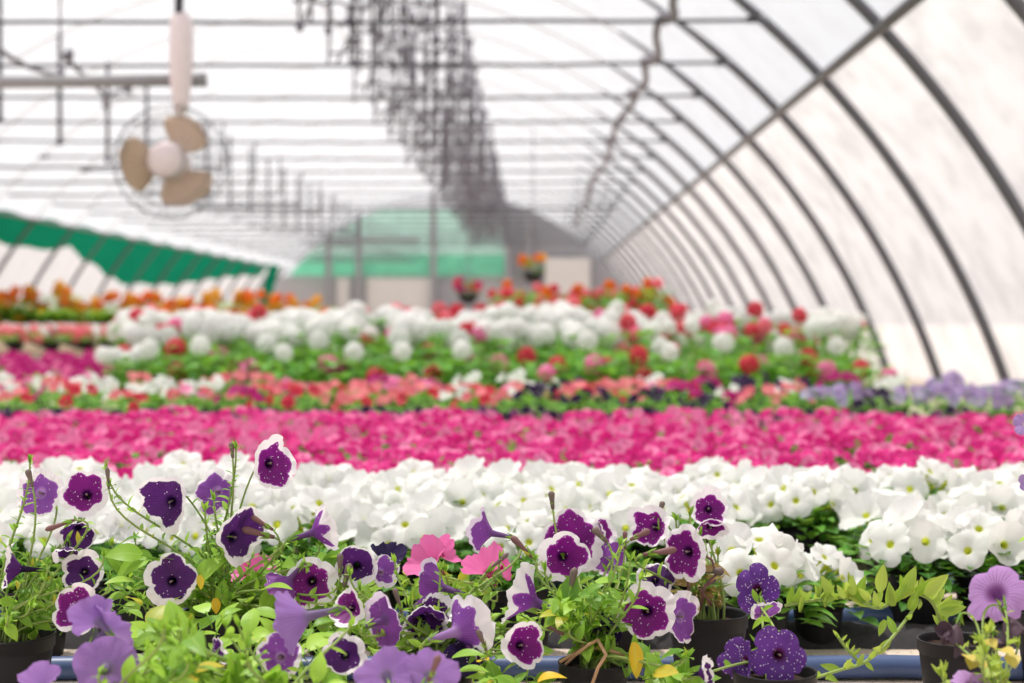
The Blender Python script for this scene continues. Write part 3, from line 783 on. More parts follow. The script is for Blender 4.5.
for px, lab in ((14, 'round lime green shrub before the marigolds, cut by the picture edge'), (56, 'round lime green shrub standing free before the marigolds'), (108, 'dull green round shrub beside the white geraniums, before the marigolds')):
    mari['green'].put((px - VX) / F * 19.7, 19.7, lab, 'shrub', None, sc=1.05, rz=U(-3, 3))
bench('planting_bench', -0.35, 1.3, 12.8, 14.4, 0.34, 'slatted bench of orange and red marigolds beyond the geraniums')
lan = Kind([ball_proto('marigold_plant', ['orange', 'red', 'salmon'], 5, 0.44, 0.17, 560 + i, R=0.045, nl=150, pot=(0.16, 0.13), low=0.6, leafL=0.07, W=0.6, leafm=LEAFG) for i in range(3)])
for Z in (13.05, 13.5, 13.95):
    x = -0.2
    while x < 1.2:
        lan.put(x, Z, 'orange and red marigold on the slatted bench beyond the geraniums', 'marigold', 'marigolds on the far bench', rz=U(-3, 3), sc=U(0.85, 1.05), z=0.34); x += 0.3
for Z in (11.4,):
    x = -2.7
    while x < 0.6:
        lan.put(x, Z, 'red and orange marigold in a line right behind the geranium bed', 'marigold', 'marigolds behind the geranium bed', rz=U(-3, 3), sc=U(1.15, 1.32)); x += 0.3
# hanging basket in the distance
def basket(px, py, Z, kinds, label, seed):
    c = P(px, py, Z); rnd.seed(seed); r = empty('hanging_basket', (c.x, c.y, c.z))
    b = MB(); b.lathe([(0, -0.28), (0.1, -0.27), (0.17, -0.12), (0.18, -0.1), (0.15, -0.1), (0, -0.12)], 20); b.build('bowl', POT, r)
    b = MB(); dome_leaves(b, 60, 0.2, -0.15, 0.08, 0.09); b.build('foliage', LEAFG, r)
    for i in range(9):
        a = U(0, 6.28); link('flower_head', HEADS.setdefault((kinds[i % len(kinds)], 0.06, 0), head(kinds[i % len(kinds)], 0.06)), r, (0.17 * math.cos(a), 0.17 * math.sin(a), U(-0.05, 0.12)))
    zt_ = CZ + math.sqrt(RA ** 2 - (c.x - CX) ** 2) - c.z
    b = MB(); b.tube([(0, 0, 0.4), (0, 0, zt_)], 0.008, 5)
    for k in range(3): b.tube([(0.17 * math.cos(k * 2.09), 0.17 * math.sin(k * 2.09), -0.1), (0, 0, 0.4)], 0.006, 4)
    b.build('hanger', WIRE, r); tag(r, label, 'hanging basket')
basket(533, 265, 24.0, ['orange', 'yellow'], 'hanging basket of orange blooms before the far end wall', 1)
basket(468, 286, 24.0, ['red', 'fmagenta'], 'hanging basket of dark red blooms before the pale end doors', 2)

# ------------------------------------------------------------------ the purple petunias in front
LEAN = Vector((0, 0, 1))
FL = []; LATER = []
def covers(px, py, Z, m=7):
    return any(Z < f[3] + 0.02 and math.hypot(px - f[0], py - f[1]) < f[2] / 2 + m for f in FL)
class Plant:
    def __init__(s, px, Z, D, H, label, leafm=LEAF, group=None, seed=1, soil=True, name='purple_petunia', rimy=None):
        s.Z = Z; s.D = D; s.H = H; s.loc = Vector(((px - VX) / F * Z, Z, 0)); s.seed = seed; rnd.seed(seed)
        s.root = empty(name, s.loc); tag(s.root, label, 'petunia', group)
        pot_parts(s.root, D, H, soil); s.leaves = MB(); s.leafm = leafm; s.stems = 0
    def start(s):
        a = U(0, 2 * PI); q = U(0.05, 0.4) * s.D / 2
        return Vector((q * math.cos(a), q * math.sin(a), s.H * 0.85))
    def stem(s, end, arrive, mat=None, r0=0.0019, r1=0.0012, st=None, bend=0.45, n=14):
        a = st if st is not None else s.start(); d = (end - a).length
        up = Vector((U(-.2, .2), U(-.2, .2), 1)).normalized()
        pts_ = bez(a, a + up * d * bend, end - arrive.normalized() * d * 0.3, end, n)
        b = MB(); b.tube(pts_, [r0 + (r1 - r0) * i / n for i in range(n + 1)], 7); b.build('stem', mat or STEM, s.root); return pts_
    def leaves_on(s, pts_, t0=0.3, t1=0.97, n=8, L=(0.012, 0.03), W=0.5, tone=(0.2, 1.0), tipsmall=True):
        N = len(pts_) - 1; ang = U(0, 6.28)
        for i in range(n):
            t = t0 + (t1 - t0) * (i + U(-.2, .2)) / max(1, n - 1); t = min(max(t, 0.02), 0.995); k = min(int(t * N), N - 1); f = t * N - k
            p_ = pts_[k].lerp(pts_[k + 1], f); d = (pts_[k + 1] - pts_[k]).normalized(); ang += 2.4
            x = d.orthogonal().normalized(); y = d.cross(x); o = x * math.cos(ang) + y * math.sin(ang)
            l = U(*L) * (1.15 - 0.55 * (t - t0) / max(0.01, t1 - t0) if tipsmall else 1)
            w = l * W * U(0.85, 1.15) * (0.75 if t > 0.8 and tipsmall else 1)
            s.leaves.leaf(p_, o * 0.8 + d * U(0.2, 0.7) + Vector((0, 0, 0.15)), d + Vector((0, 0, 0.4)), l, w, U(0.1, 0.45), U(0.1, 0.4), U(*tone), 6)
    def flower(s, px, py, dpx, Z, face, kind, sty='open', roll=None, sq=(1, 1), n=7, st=None, stemmat=None):
        FL.append((px, py, dpx, Z)); R = dpx / 2 * Z / F; c = P(px, py, Z) - s.loc; ax = cam_dir(*face); roll = U(0, 6.28) if roll is None else roll
        sd = int(px * 7 + py * 13)
        mw = Matrix.Translation(c) @ frame(ax, roll) @ Matrix.Diagonal((sq[0], sq[1], 1, 1))
        fo = link('flower', corolla(R, sty, sd).mesh('flower', M[kind]), s.root, mw=mw)
        calyx_mb(R, sty).build('calyx', LEAF, fo)
        if face[2] > 0.35 and sty in ('open', 'flat', 'fold'): pistil(R, sty).build('stamens', POLLEN, fo)
        e = c - ax * (tail(R, sty) + 0.003)
        pts_ = s.stem(e, ax * 0.6 + Vector((0, 0, 0.5)), stemmat, st=st)
        s.leaves_on(pts_, 0.35, 0.97, n, (0.010, 0.024), 0.42)
        return fo
    def bud(s, px, py, Z, d, lpx=26, wpx=6, mat=None):
        """a closed, twisted bud"""
        c = P(px, py, Z) - s.loc; ax = cam_dir(*d); l = lpx * Z / F; w = wpx * Z / F / 2
        b = MB(); pr = [(0, .45), (.15, .6), (.4, .62), (.65, .85), (.85, 1.0), (.95, .7), (1, .2)]
        b.tube([c + ax * (l * (t - 0.5)) for t, _ in pr], [w * q for _, q in pr], 8); o = b.build('bud', mat or BUDM, s.root)
        g = MB(); e = c - ax * l * 0.5
        for k in range(5):
            x = ax.orthogonal().normalized(); y = ax.cross(x); a = k * 1.2566; v = x * math.cos(a) + y * math.sin(a)
            g.leaf(e, v * 0.5 + ax, -v, l * 0.45, l * 0.12, -0.1, 0.2, 0.5, 4)
        g.build('calyx', LEAF, o)
        pts_ = s.stem(e, ax + Vector((0, 0, 0.3))); s.leaves_on(pts_, 0.35, 0.97, 11, (0.01, 0.022), 0.42)
    def shoot(s, px, py, Z=None, n=10, L=(0.014, 0.03), W=0.5, tone=(0.2, 1.0), d=(0, 1, 0.1), st=None, mat=None):
        Z = Z or s.Z + U(-0.05, 0.05); e = P(px, py, Z) - s.loc
        pts_ = s.stem(e, cam_dir(*d), st=st, mat=mat); s.leaves_on(pts_, 0.25, 1.0, n, L, W, tone)
        for k in range(5):                               # tuft of small tip leaves
            dd = (pts_[-1] - pts_[-2]).normalized() + Vector((U(-.6, .6), U(-.6, .6), U(-.1, .4)))
            s.leaves.leaf(pts_[-1], dd, Vector((U(-1, 1), -1, 0.3)), U(0.008, 0.016), U(0.003, 0.005), U(-.1, .3), 0.3, U(*tone), 4)
    def fill(s, box, n, L=(0.02, 0.042), W=0.55, dz=0.09, nl=5, tone=(0.2, 1.0), Z=None):
        LATER.append((s, '_fill', (box, n, L, W, dz, nl, tone, Z)))
    def _fill(s, box, n, L, W, dz, nl, tone, Z):
        for _ in range(n):
            for _ in range(12):
                px, py, z = U(box[0], box[2]), U(box[1], box[3]), (Z or s.Z) + U(-dz, dz)
                if not covers(px, py, z): break
            else: continue
            s.shoot(px, py, z, nl, L, W, tone, (U(-.5, .5), 1, U(-.3, .6)))
    def bush(s, box, n, L=(0.028, 0.052), W=0.56, dz=0.07, Z=None, tone=(0.2, 1.0)):
        """leaves on short stalks crowding a part of the plant"""
        LATER.append((s, '_bush', (box, n, L, W, dz, Z, tone)))
    def _bush(s, box, n, L, W, dz, Z, tone):
        for _ in range(n):
            for _ in range(12):
                px, py, z = U(box[0], box[2]), U(box[1], box[3]), (Z or s.Z) + U(-dz, dz)
                if not covers(px, py, z, 16): break
            else: continue
            p_ = P(px, py, z) - s.loc
            if p_.z < 0.012: p_.z = U(0.012, 0.04)
            o = Vector((p_.x, p_.y - 0.02, 0)); o = o.normalized() if o.length > 0.01 else Vector((0, -1, 0))
            d = (o * U(0.2, 1) + Vector((U(-.9, .9), U(-.9, .5), U(-0.1, 1.0)))).normalized(); l = U(*L)
            s.leaves.tube([p_ - d * l * 0.5 - Vector((0, 0, l * 0.15)), p_ - d * l * 0.2, p_ + d * 0.002], 0.0009, 4)
            s.leaves.leaf(p_, d, Vector((U(-.5, .5), U(-1.0, .1), 1)), l, l * W * U(.85, 1.15), U(0.1, 0.6), U(0.05, 0.35), U(*tone), 7)
    def extra_leaf(s, px, py, Z, d, L, W, mat=None, label=None, tone=None, droop=0.3, up=(0, 1, 0.25)):
        b = MB(); b.leaf(P(px, py, Z) - s.loc, cam_dir(*d), cam_dir(*up), L, W, droop, 0.25, tone, 8); o = b.build('leaf', mat or s.leafm, s.root)
        if label: o['label'] = label
    def done(s): LATER.append((s, 'finish', ()))
    def finish(s): s.leaves.build('foliage', s.leafm, s.root)
BUDM = simple('bud_purple_green', (112, 96, 90), 0.6, var=0.25, scale=120)

# --- plant in the pot cut by the left edge
a = Plant(8, 1.98, 0.118, 0.100, 'purple petunia in the black pot cut by the picture edge, lower corner', seed=11)
a.flower(38, 492, 54, 2.02, (-0.25, 0.25, 0.9), 'violet', 'open', 0.3)
a.flower(86, 494, 52, 2.02, (0.1, 0.25, 0.95), 'magenta', 'fold', 0.9)
a.flower(76, 536, 46, 2.0, (0.1, -0.45, 0.8), 'dark', 'cup', 0.2, (1, 0.8))
a.flower(3, 568, 46, 1.95, (-0.9, 0.1, 0.3), 'dark', 'trumpet', 0)
a.flower(84, 572, 44, 1.97, (0.15, 0.1, 0.9), 'dark', 'fold', 1.3)
a.flower(79, 608, 52, 1.93, (-0.1, 0.2, 0.95), 'magenta', 'fold', 0.1)
a.flower(66, 556, 30, 1.97, (0.1, -0.7, 0.6), 'dark', 'cup', 0.1)
a.bud(30, 478, 1.96, (-0.3, 1, 0), 18, 7); a.bud(60, 525, 1.95, (-0.9, -0.3, 0.2), 30, 6, STEMP)
a.shoot(30, 462, 1.97, 34, (0.012, 0.024), 0.4)
for q in ((48, 565), (28, 560), (60, 590), (20, 600), (40, 612), (95, 615), (10, 560), (66, 548), (110, 580), (32, 585), (50, 605), (104, 556)): a.shoot(q[0], q[1], None, 12, (0.01, 0.024), 0.42, (0.15, 0.8))
a.fill((-10, 560, 60, 625), 8, (0.015, 0.032)); a.bush((-10, 575, 140, 630), 46, (0.014, 0.03), 0.5); a.done()

# --- plant with the tall shoots
b_ = Plant(224, 2.06, 0.105, 0.115, 'tallest purple white-edged petunia, its top bloom reaching the pink field', seed=12)
b_.flower(272, 463, 54, 2.02, (0.62, 0.12, 0.75), 'magenta', 'fold', 0.05, (0.92, 1.12), 3)
b_.flower(168, 503, 60, 2.02, (-0.3, -0.15, 0.9), 'dark', 'fold', 2.2)
b_.flower(216, 491, 50, 2.08, (-0.2, 0.2, 0.9), 'violet', 'flat', 0.6)
b_.flower(238, 538, 64, 2.0, (0.8, -0.1, 0.5), 'dark', 'fold', 1.5, (1.0, 1.05))
b_.flower(170, 582, 56, 1.98, (-0.1, 0.05, 1.0), 'dark', 'open', 0.25)
b_.flower(330, 527, 50, 2.02, (0.75, 0.2, -0.45), 'star', 'trumpet', 0.4, (1.05, 1.05))
b_.flower(312, 582, 54, 1.98, (0.1, 0.05, 0.95), 'magenta', 'open', 0.5)
b_.flower(357, 567, 46, 2.0, (0.1, 0.05, 0.95), 'dark', 'cup', 0.9)
b_.flower(383, 572, 34, 2.02, (0.6, 0.15, 0.7), 'violet', 'fold', 0.2)
b_.flower(281, 590, 42, 1.98, (-0.5, -0.6, -0.2), 'violetback', 'trumpet', 0.2)
b_.flower(388, 552, 36, 2.05, (0.2, 0.75, 0.4), 'indigo', 'cup', 0)
b_.shoot(236, 448, 2.02, 36, (0.012, 0.024), 0.4); b_.shoot(107, 470, 2.0, 32, (0.012, 0.024), 0.42); b_.shoot(205, 510, 2.0, 26, (0.012, 0.022), 0.42); b_.shoot(214, 500, 2.0, 26, (0.012, 0.022), 0.42); b_.shoot(225, 530, 1.99, 20, (0.012, 0.022))
b_.bud(232, 450, 2.02, (-0.1, 1, 0), 16, 6); b_.bud(108, 478, 1.99, (-0.05, 1, 0.1), 22, 5); b_.bud(262, 523, 2.0, (-0.8, 0.5, 0), 26, 6, STEMP); b_.bud(258, 533, 2.0, (-0.95, 0.25, 0), 34, 8, STEMP); b_.bud(340, 565, 1.94, (0, 1, 0.1), 24, 7)
b_.bud(347, 575, 1.94, (0.25, 1, 0), 24, 8)
for q in ((140, 560), (120, 590), (150, 600), (190, 560), (250, 560), (275, 560), (320, 545), (300, 560), (345, 600), (230, 600), (262, 605), (330, 610), (295, 545), (112, 545), (118, 560), (135, 540)): b_.shoot(q[0], q[1], None, 10, (0.014, 0.03))
b_.fill((130, 555, 360, 640), 16); b_.bush((110, 555, 360, 650), 90); b_.bush((185, 560, 350, 600), 25, (0.04, 0.06))
for q in ((250, 612, (1, 0.1, 0.3), .05), (190, 640, (0.8, 0.5, .3), .045), (120, 545, (0.6, .5, .3), .035), (135, 582, (-.7, .3, .5), .04), (250, 640, (1, .3, .4), .055), (262, 590, (.8, .4, .5), .05), (140, 605, (-.2, .6, .6), .035)): b_.extra_leaf(q[0], q[1], 1.95 + U(-.05, .05), q[2], q[3], q[3] * 0.46)
b_.extra_leaf(215, 598, 1.98, (0.2, -1, 0.3), 0.022, 0.012, LEAFY, 'orange yellow withering leaf'); b_.extra_leaf(199, 575, 1.98, (0.3, -1, 0.3), 0.02, 0.01, LEAFY, 'orange yellow withering leaf')
b_.extra_leaf(150, 618, 1.92, (1, 0.3, 0.3), 0.034, 0.018, LEAFY, 'orange yellow withering leaf'); b_.done()

# --- middle plant, many blooms seen from the side
c_ = Plant(436, 1.92, 0.10, 0.095, 'purple petunia crowded with side-turned trumpets below the two pink blooms', seed=13)
c_.flower(475, 530, 46, 2.02, (-0.95, 0.15, -0.25), 'violetback', 'trumpet', 0.3)
c_.flower(424, 582, 54, 1.97, (-0.85, 0.2, -0.3), 'violetback', 'trumpet', 0.2)
c_.flower(392, 618, 62, 1.86, (0.65, 0.1, -0.6), 'violetback', 'back', 0.4)
c_.flower(425, 627, 52, 1.90, (0.25, -0.35, 0.75), 'dark', 'cup', 0.6)
c_.flower(474, 626, 64, 1.88, (0.62, 0.1, -0.5), 'violet', 'trumpet', 0.9, (1.1, 1.05))
c_.flower(523, 645, 52, 1.86, (0.5, 0.2, 0.75), 'magenta', 'fold', 0.8)
c_.flower(513, 592, 64, 1.93, (-0.85, 0.35, -0.25), 'star', 'trumpet', 0.1, (1.1, 1.1))
c_.flower(462, 658, 44, 1.86, (-0.1, -0.3, 0.8), 'indigo', 'cup', 0.2)
c_.flower(440, 608, 40, 1.92, (0.4, 0.6, 0.4), 'dark', 'cup', 0.2)
c_.flower(349, 607, 44, 1.9, (-0.5, 0.3, 0.7), 'magenta', 'fold', 1.2)
c_.bud(398, 600, 1.88, (-0.3, 1, 0), 26, 6); c_.bud(497, 563, 1.95, (0.8, 0.7, 0), 30, 5); c_.bud(482, 640, 1.82, (-0.4, 1, 0.2), 24, 6)
for q in ((360, 590), (410, 605), (345, 620), (440, 570), (455, 590), (500, 560), (380, 640), (500, 630), (540, 620), (480, 655), (420, 660), (350, 575), (395, 562)): c_.shoot(q[0], q[1], None, 12, (0.012, 0.026), 0.45)
c_.fill((340, 600, 530, 680), 14, (0.018, 0.036)); c_.bush((335, 600, 540, 683), 70, (0.02, 0.038), Z=1.96); c_.bush((450, 640, 540, 683), 18, (0.022, 0.04), Z=1.8, dz=.03)
c_.extra_leaf(452, 658, 1.8, (0.9, 0.45, 0.3), 0.042, 0.018, LEAF, tone=0.6); c_.extra_leaf(458, 672, 1.8, (0.9, 0.35, 0.3), 0.04, 0.02, LEAF, tone=0.6)
c_.extra_leaf(480, 662, 1.82, (0.3, 0.4, 0.5), 0.02, 0.016, LEAFY, 'orange withering leaf'); c_.done()

# --- plant in the small open pot, middle
d_ = Plant(594, 1.90, 0.088, 0.083, 'purple petunia in the small black pot with dry twigs over its rim', seed=14)
d_.flower(574, 541, 68, 2.03, (0.15, 0.25, 0.95), 'magenta', 'open', 0.4)
d_.flower(562, 558, 52, 1.97, (-0.05, 0.05, 1), 'magenta', 'cup', 0.1, (1.05, 1))
d_.flower(604, 533, 34, 2.05, (0.6, 0.3, 0.3), 'magenta', 'fold', 1.0)
d_.flower(609, 558, 40, 2.05, (-0.2, 0.2, -0.9), 'violetback', 'trumpet', 1.0)
d_.flower(648, 612, 62, 1.94, (0.05, 0.08, 1), 'magenta', 'open', 0.63)
d_.flower(685, 617, 60, 1.99, (0.75, 0.05, 0.65), 'violet', 'open', 0.3)
d_.flower(606, 633, 34, 1.9, (0.1, -0.55, 0.6), 'indigo', 'bell', 0.3)
d_.bud(552, 500, 2.03, (-0.1, 1, 0), 18, 7); d_.bud(572, 582, 1.9, (0.2, 1, 0.1), 30, 8); d_.bud(522, 547, 1.98, (-0.7, 0.7, 0), 30, 7, STEMP); d_.bud(600, 535, 1.97, (-0.6, 0.6, 0), 20, 8); d_.bud(640, 535, 1.98, (0.8, 0.4, 0), 22, 7, STEMP)
d_.bud(625, 540, 1.98, (0, 1, 0), 18, 5, STEMP)
for q in ((620, 545), (630, 560), (545, 570), (535, 560), (610, 580), (640, 580), (560, 600), (590, 590), (545, 610), (600, 610), (580, 620), (625, 600)): d_.shoot(q[0], q[1], None, 12, (0.014, 0.03), 0.45)
d_.fill((530, 580, 640, 645), 8, (0.016, 0.034)); d_.bush((515, 565, 650, 622), 64, (0.02, 0.04)); d_.bush((645, 645, 690, 690), 16, (0.026, 0.046), Z=1.85, dz=0.03); d_.bush((480, 640, 540, 690), 34, (0.022, 0.04), Z=1.84, dz=0.03); d_.fill((645, 640, 690, 680), 5, (0.02, 0.036), Z=1.85, dz=0.04)
d_.extra_leaf(634, 642, 1.85, (0.12, -1, 0.25), 0.046, 0.018, LEAFY, 'bright yellow dying leaf', 0.5, 0.2); d_.extra_leaf(538, 682, 1.8, (0.75, 0.75, 0.2), 0.034, 0.018, LEAFY, 'bright yellow dying leaf', 0.7, 0.6)
d_.extra_leaf(615, 600, 1.9, (-0.9, 0.3, 0.4), 0.04, 0.022); d_.extra_leaf(620, 582, 1.92, (-0.9, 0.25, 0.4), 0.042, 0.02)
for k, pts_ in enumerate((((575, 655), (588, 645), (598, 640), (606, 655), (598, 668), (590, 690)), ((560, 662), (580, 650), (600, 648), (625, 655)), ((585, 642), (575, 655), (565, 665)), ((545, 625), (565, 635), (585, 640)))):
    q = MB(); Z0 = 1.885 if k else 1.868; q.tube([P(x, y, Z0 - (0.03 if (k == 0 and i > 2) else 0)) - d_.loc for i, (x, y) in enumerate(pts_)], 0.0022, 6); q.build('dry_twig', TWIG if k < 3 else STEMP, d_.root)
d_.done()

# --- plant in the larger pot, right of the middle, mostly dried
e_ = Plant(708, 2.06, 0.107, 0.112, 'half-dried purple petunia in the large black pot below the white blooms', seed=15)
e_.flower(652, 527, 48, 2.06, (-0.7, 0.1, 0.72), 'magenta', 'fold', 1.3, (0.95, 1.1), 3)
e_.flower(685, 552, 58, 2.0, (-0.62, 0.05, 0.78), 'magenta', 'open', 0.2, (0.92, 1.05), 3)
e_.flower(709, 508, 42, 2.08, (0.1, 0.35, 0.9), 'magenta', 'fold', 0.1, (1, 1), 3)
e_.flower(711, 529, 34, 2.07, (0.15, -0.4, 0.8), 'magenta', 'fold', 0.1, (1.1, 0.8), 2)
e_.flower(655, 578, 44, 2.05, (-0.1, 0.6, 0.7), 'dark', 'open', 0.2)
e_.bud(660, 552, 1.98, (0.98, 0.15, 0), 34, 8, STEMP); e_.bud(714, 571, 2.03, (1, 0, 0.2), 20, 9); e_.bud(661, 508, 2.06, (0.3, 1, 0), 14, 6)
for q in ((690, 515), (700, 535), (712, 545), (718, 555), (676, 520)): e_.shoot(q[0], q[1], None, 7, (0.012, 0.022), 0.55, (0, 0.6))
dry = MB()
for i in range(60):
    px, py = U(672, 722), U(562, 612); d = Vector((U(-1, 1), U(-1, 1), U(-1, .4)))
    dry.leaf(P(px, py, 2.05 + U(-.03, .03)) - e_.loc, d, Vector((U(-1, 1), -1, U(-1, 1))), U(0.014, 0.03), U(0.005, 0.011), U(.2, .9), .5, U(0, 1), 6, curl=0.08)
o = dry.build('dried_foliage', DRY, e_.root); o['label'] = 'shrivelled tan dried leaves'
for pts_ in (((700, 610), (705, 585), (716, 575), (712, 560), (700, 553)), ((690, 608), (688, 580), (680, 560)), ((712, 605), (700, 590), (716, 580))):
    q = MB(); q.tube([P(x, y, 2.03) - e_.loc for x, y in pts_], 0.0018, 6); q.build('dry_twig', STEMP, e_.root)
e_.done()

# --- galaxy speckled plant, right
f_ = Plant(775, 1.84, 0.10, 0.085, 'galaxy petunia with white-flecked purple blooms and no pale rim, beside the pipe', seed=16)
f_.flower(757, 590, 50, 1.98, (-0.25, 0.1, 0.92), 'speckled', 'flat', 0.2, (0.9, 1.1))
f_.flower(768, 616, 36, 1.96, (0.2, -0.6, 0.5), 'violet', 'back', 0.1)
f_.flower(780, 655, 60, 1.82, (0.15, 0.1, 0.98), 'speckled', 'flat', 0.95)
f_.flower(742, 661, 46, 1.84, (-0.75, 0.1, 0.6), 'speckled', 'fold', 0.9)
f_.flower(709, 672, 34, 1.8, (0.9, 0.2, 0.3), 'dark', 'cup', 0.4)
f_.fill((745, 640, 800, 690), 4, (0.014, 0.024))
f_.done()

# --- trailing plant in the pot at right
g0 = Plant(956, 1.98, 0.098, 0.094, 'petunia in the dark pot at right trailing leafy shoots across the pipes', LEAFT, seed=17)
def trail(pts_, n, L, W, r=0.002, upright=True):
    v = [P(x, y, Z) - g0.loc for x, y, Z in pts_]; out = []
    for i in range(len(v) - 1):
        p0 = v[max(i - 1, 0)]; p1 = v[i]; p2 = v[i + 1]; p3 = v[min(i + 2, len(v) - 1)]
        for k in range(6):
            t = k / 6; out.append(0.5 * ((2 * p1) + (p2 - p0) * t + (2 * p0 - 5 * p1 + 4 * p2 - p3) * t * t + (3 * p1 - p0 - 3 * p2 + p3) * t ** 3))
    out.append(v[-1]); q = MB(); q.tube(out, r, 7); q.build('stem', STEM, g0.root)
    N = len(out) - 1
    for i in range(n):
        t = (i + 0.5) / n; k = min(int(t * N), N - 1); p_ = out[k]; l = U(*L)
        g0.leaves.leaf(p_, Vector((U(-.5, .6), U(-.6, .3), U(0.2, 1.0) if upright else U(-.6, .8))), Vector((U(-.3, .3), -1, 0.2)), l, l * W, U(-.05, .35), U(.2, .5), U(0, 1), 7)
trail([(945, 632, 1.98), (930, 600, 1.95), (905, 595, 1.93), (878, 608, 1.92), (850, 598, 1.93), (815, 600, 1.95), (785, 606, 1.97)], 44, (0.016, 0.034), 0.38)
trail([(920, 600, 1.94), (890, 640, 1.88), (865, 662, 1.86), (840, 670, 1.84), (815, 678, 1.82)], 16, (0.014, 0.028), 0.4, upright=False)
trail([(862, 664, 1.86), (848, 650, 1.86), (836, 634, 1.86)], 10, (0.01, 0.016), 0.3)
for px, py, d, l in ((880, 592, (0.1, 1, .1), .036), (905, 592, (0.35, 1, .2), .036), (925, 595, (0.75, 0.75, .2), .04), (938, 612, (1, 0.25, .3), .036), (940, 608, (0.9, 0.3, .2), .03), (893, 606, (-.2, 1, .3), .03), (853, 595, (-.1, 1, .1), .026), (845, 598, (-.5, .8, .1), .02), (885, 620, (-.4, -.8, .3), .022), (910, 610, (.2, .9, .5), .03), (870, 600, (-.6, .6, .3), .024)):
    g0.leaves.leaf(P(px, py, 1.92) - g0.loc, cam_dir(*d), cam_dir(-.3, .2, 1), l, l * 0.42, 0.12, 0.4, U(0.2, .9), 8)
for px, py in ((850, 565), (818, 575), (825, 585), (800, 590)): 
    for k in range(6): g0.leaves.leaf(P(px, py + 22, 1.94) - g0.loc, cam_dir(U(-.3, .3), 1, U(-.2, .2)), cam_dir(U(-1, 1), 0, 1), U(.012, .022), 0.004, U(-.1, .2), .3, U(.2, .9), 5)
g0.done()

# --- pale lilac plant, near right edge
h_ = Plant(1000, 1.62, 0.10, 0.09, 'pale lilac veined petunia with withered dark blooms in the near corner', LEAFT, seed=18)
h_.flower(994, 590, 66, 1.72, (0.0, 0.25, -0.75), 'pale', 'back', 0.5)
h_.flower(972, 682, 42, 1.6, (0.1, 0.9, 0.4), 'pale', 'open', 0.5)
for px, py, d, f in ((953, 640, 30, (-.3, -.8, .2)), (945, 630, 22, (-.6, .3, .5)), (1014, 632, 32, (.3, -.7, .3)), (1000, 645, 18, (.2, -.6, .5)), (962, 652, 22, (.3, -.8, .3))): h_.flower(px, py, d, 1.68, f, 'withered', 'bell', None, (0.9, 0.8), 4)
h_.fill((940, 640, 1010, 682), 7, (0.014, 0.026), W=0.8); h_.fill((985, 610, 1024, 650), 4, (0.012, 0.02), W=0.6)
for px, py in ((975, 660), (990, 662), (1000, 650), (968, 655), (985, 640), (1010, 655)): h_.extra_leaf(px, py, 1.62, (U(-.5, .5), U(-.3, .6), 0.8), 0.02, 0.017, LEAFO, 'rounded yellowing leaf')
h_.done()
n0 = Plant(1052, 2.14, 0.10, 0.10, 'tall lilac blue petunia cut by the picture edge, level with the pink field', seed=55)
n0.flower(1026, 424, 26, 2.1, (-0.4, 0.3, 0.8), 'lilac', 'flat', 0.2); n0.flower(1027, 482, 20, 2.1, (-0.6, 0.2, 0.6), 'lilac', 'open', 0.2)
n0.fill((1030, 480, 1070, 560), 5); n0.done()
# --- lavender plants very close to the camera
i_ = Plant(112, 1.55, 0.10, 0.10, 'lavender petunia with plain blooms, out of focus in the near corner', seed=19)
i_.flower(113, 625, 66, 1.62, (0.45, 0.45, -0.55), 'lavender', 'open', 0.3)
i_.flower(88, 612, 50, 1.62, (-0.55, 0.35, -0.4), 'lavender', 'trumpet', 0.3)
i_.flower(108, 668, 72, 1.56, (-0.05, -0.1, -0.9), 'lavender', 'open', 0.4)
i_.flower(38, 674, 44, 1.56, (-0.3, 0.5, -0.5), 'lavender', 'trumpet', 0.2)
i_.fill((100, 625, 190, 683), 12, (0.016, 0.03), tone=(0.3, 1)); i_.done()
j_ = Plant(290, 1.58, 0.10, 0.10, 'lavender petunia with one nodding trumpet, out of focus, left of middle', seed=20)
j_.flower(283, 622, 70, 1.68, (-0.8, -0.2, -0.1), 'lavender', 'trumpet', 0.1)
j_.flower(279, 658, 52, 1.72, (-0.1, 0.1, 0.8), 'violet', 'open', 0.4)
j_.flower(345, 655, 46, 1.72, (0.1, 0.3, 0.9), 'dark', 'fold', 0.7)
j_.flower(222, 650, 30, 1.7, (0.6, 0.3, 0.1), 'dark', 'trumpet', 0.7)
j_.bud(166, 650, 1.66, (0, 1, 0), 26, 9, STEMP)
j_.bush((120, 630, 255, 690), 50, (0.026, 0.046), dz=0.08, tone=(.3, 1)); j_.bush((300, 635, 350, 690), 18, (0.026, 0.04), dz=0.06, tone=(.3, 1)); j_.bush((120, 610, 350, 660), 40, (0.026, 0.046), Z=1.8, dz=0.06); j_.fill((150, 610, 350, 683), 18, (0.018, 0.036), tone=(0.3, 1), dz=0.06); j_.done()
k_ = Plant(405, 1.52, 0.10, 0.10, 'lavender petunia with two broad plain blooms at the bottom of the picture', seed=21)
k_.flower(385, 672, 62, 1.58, (-0.25, 0.35, -0.8), 'lavender', 'open', 0.2)
k_.flower(432, 672, 58, 1.56, (0.3, 0.3, -0.8), 'lavender', 'open', 0.5)
k_.bud(434, 668, 1.5, (0.4, 1, 0), 28, 8, STEMP)
k_.bush((320, 650, 480, 690), 25, (0.02, 0.036)); k_.fill((330, 655, 470, 690), 8, (0.014, 0.028)); k_.done()

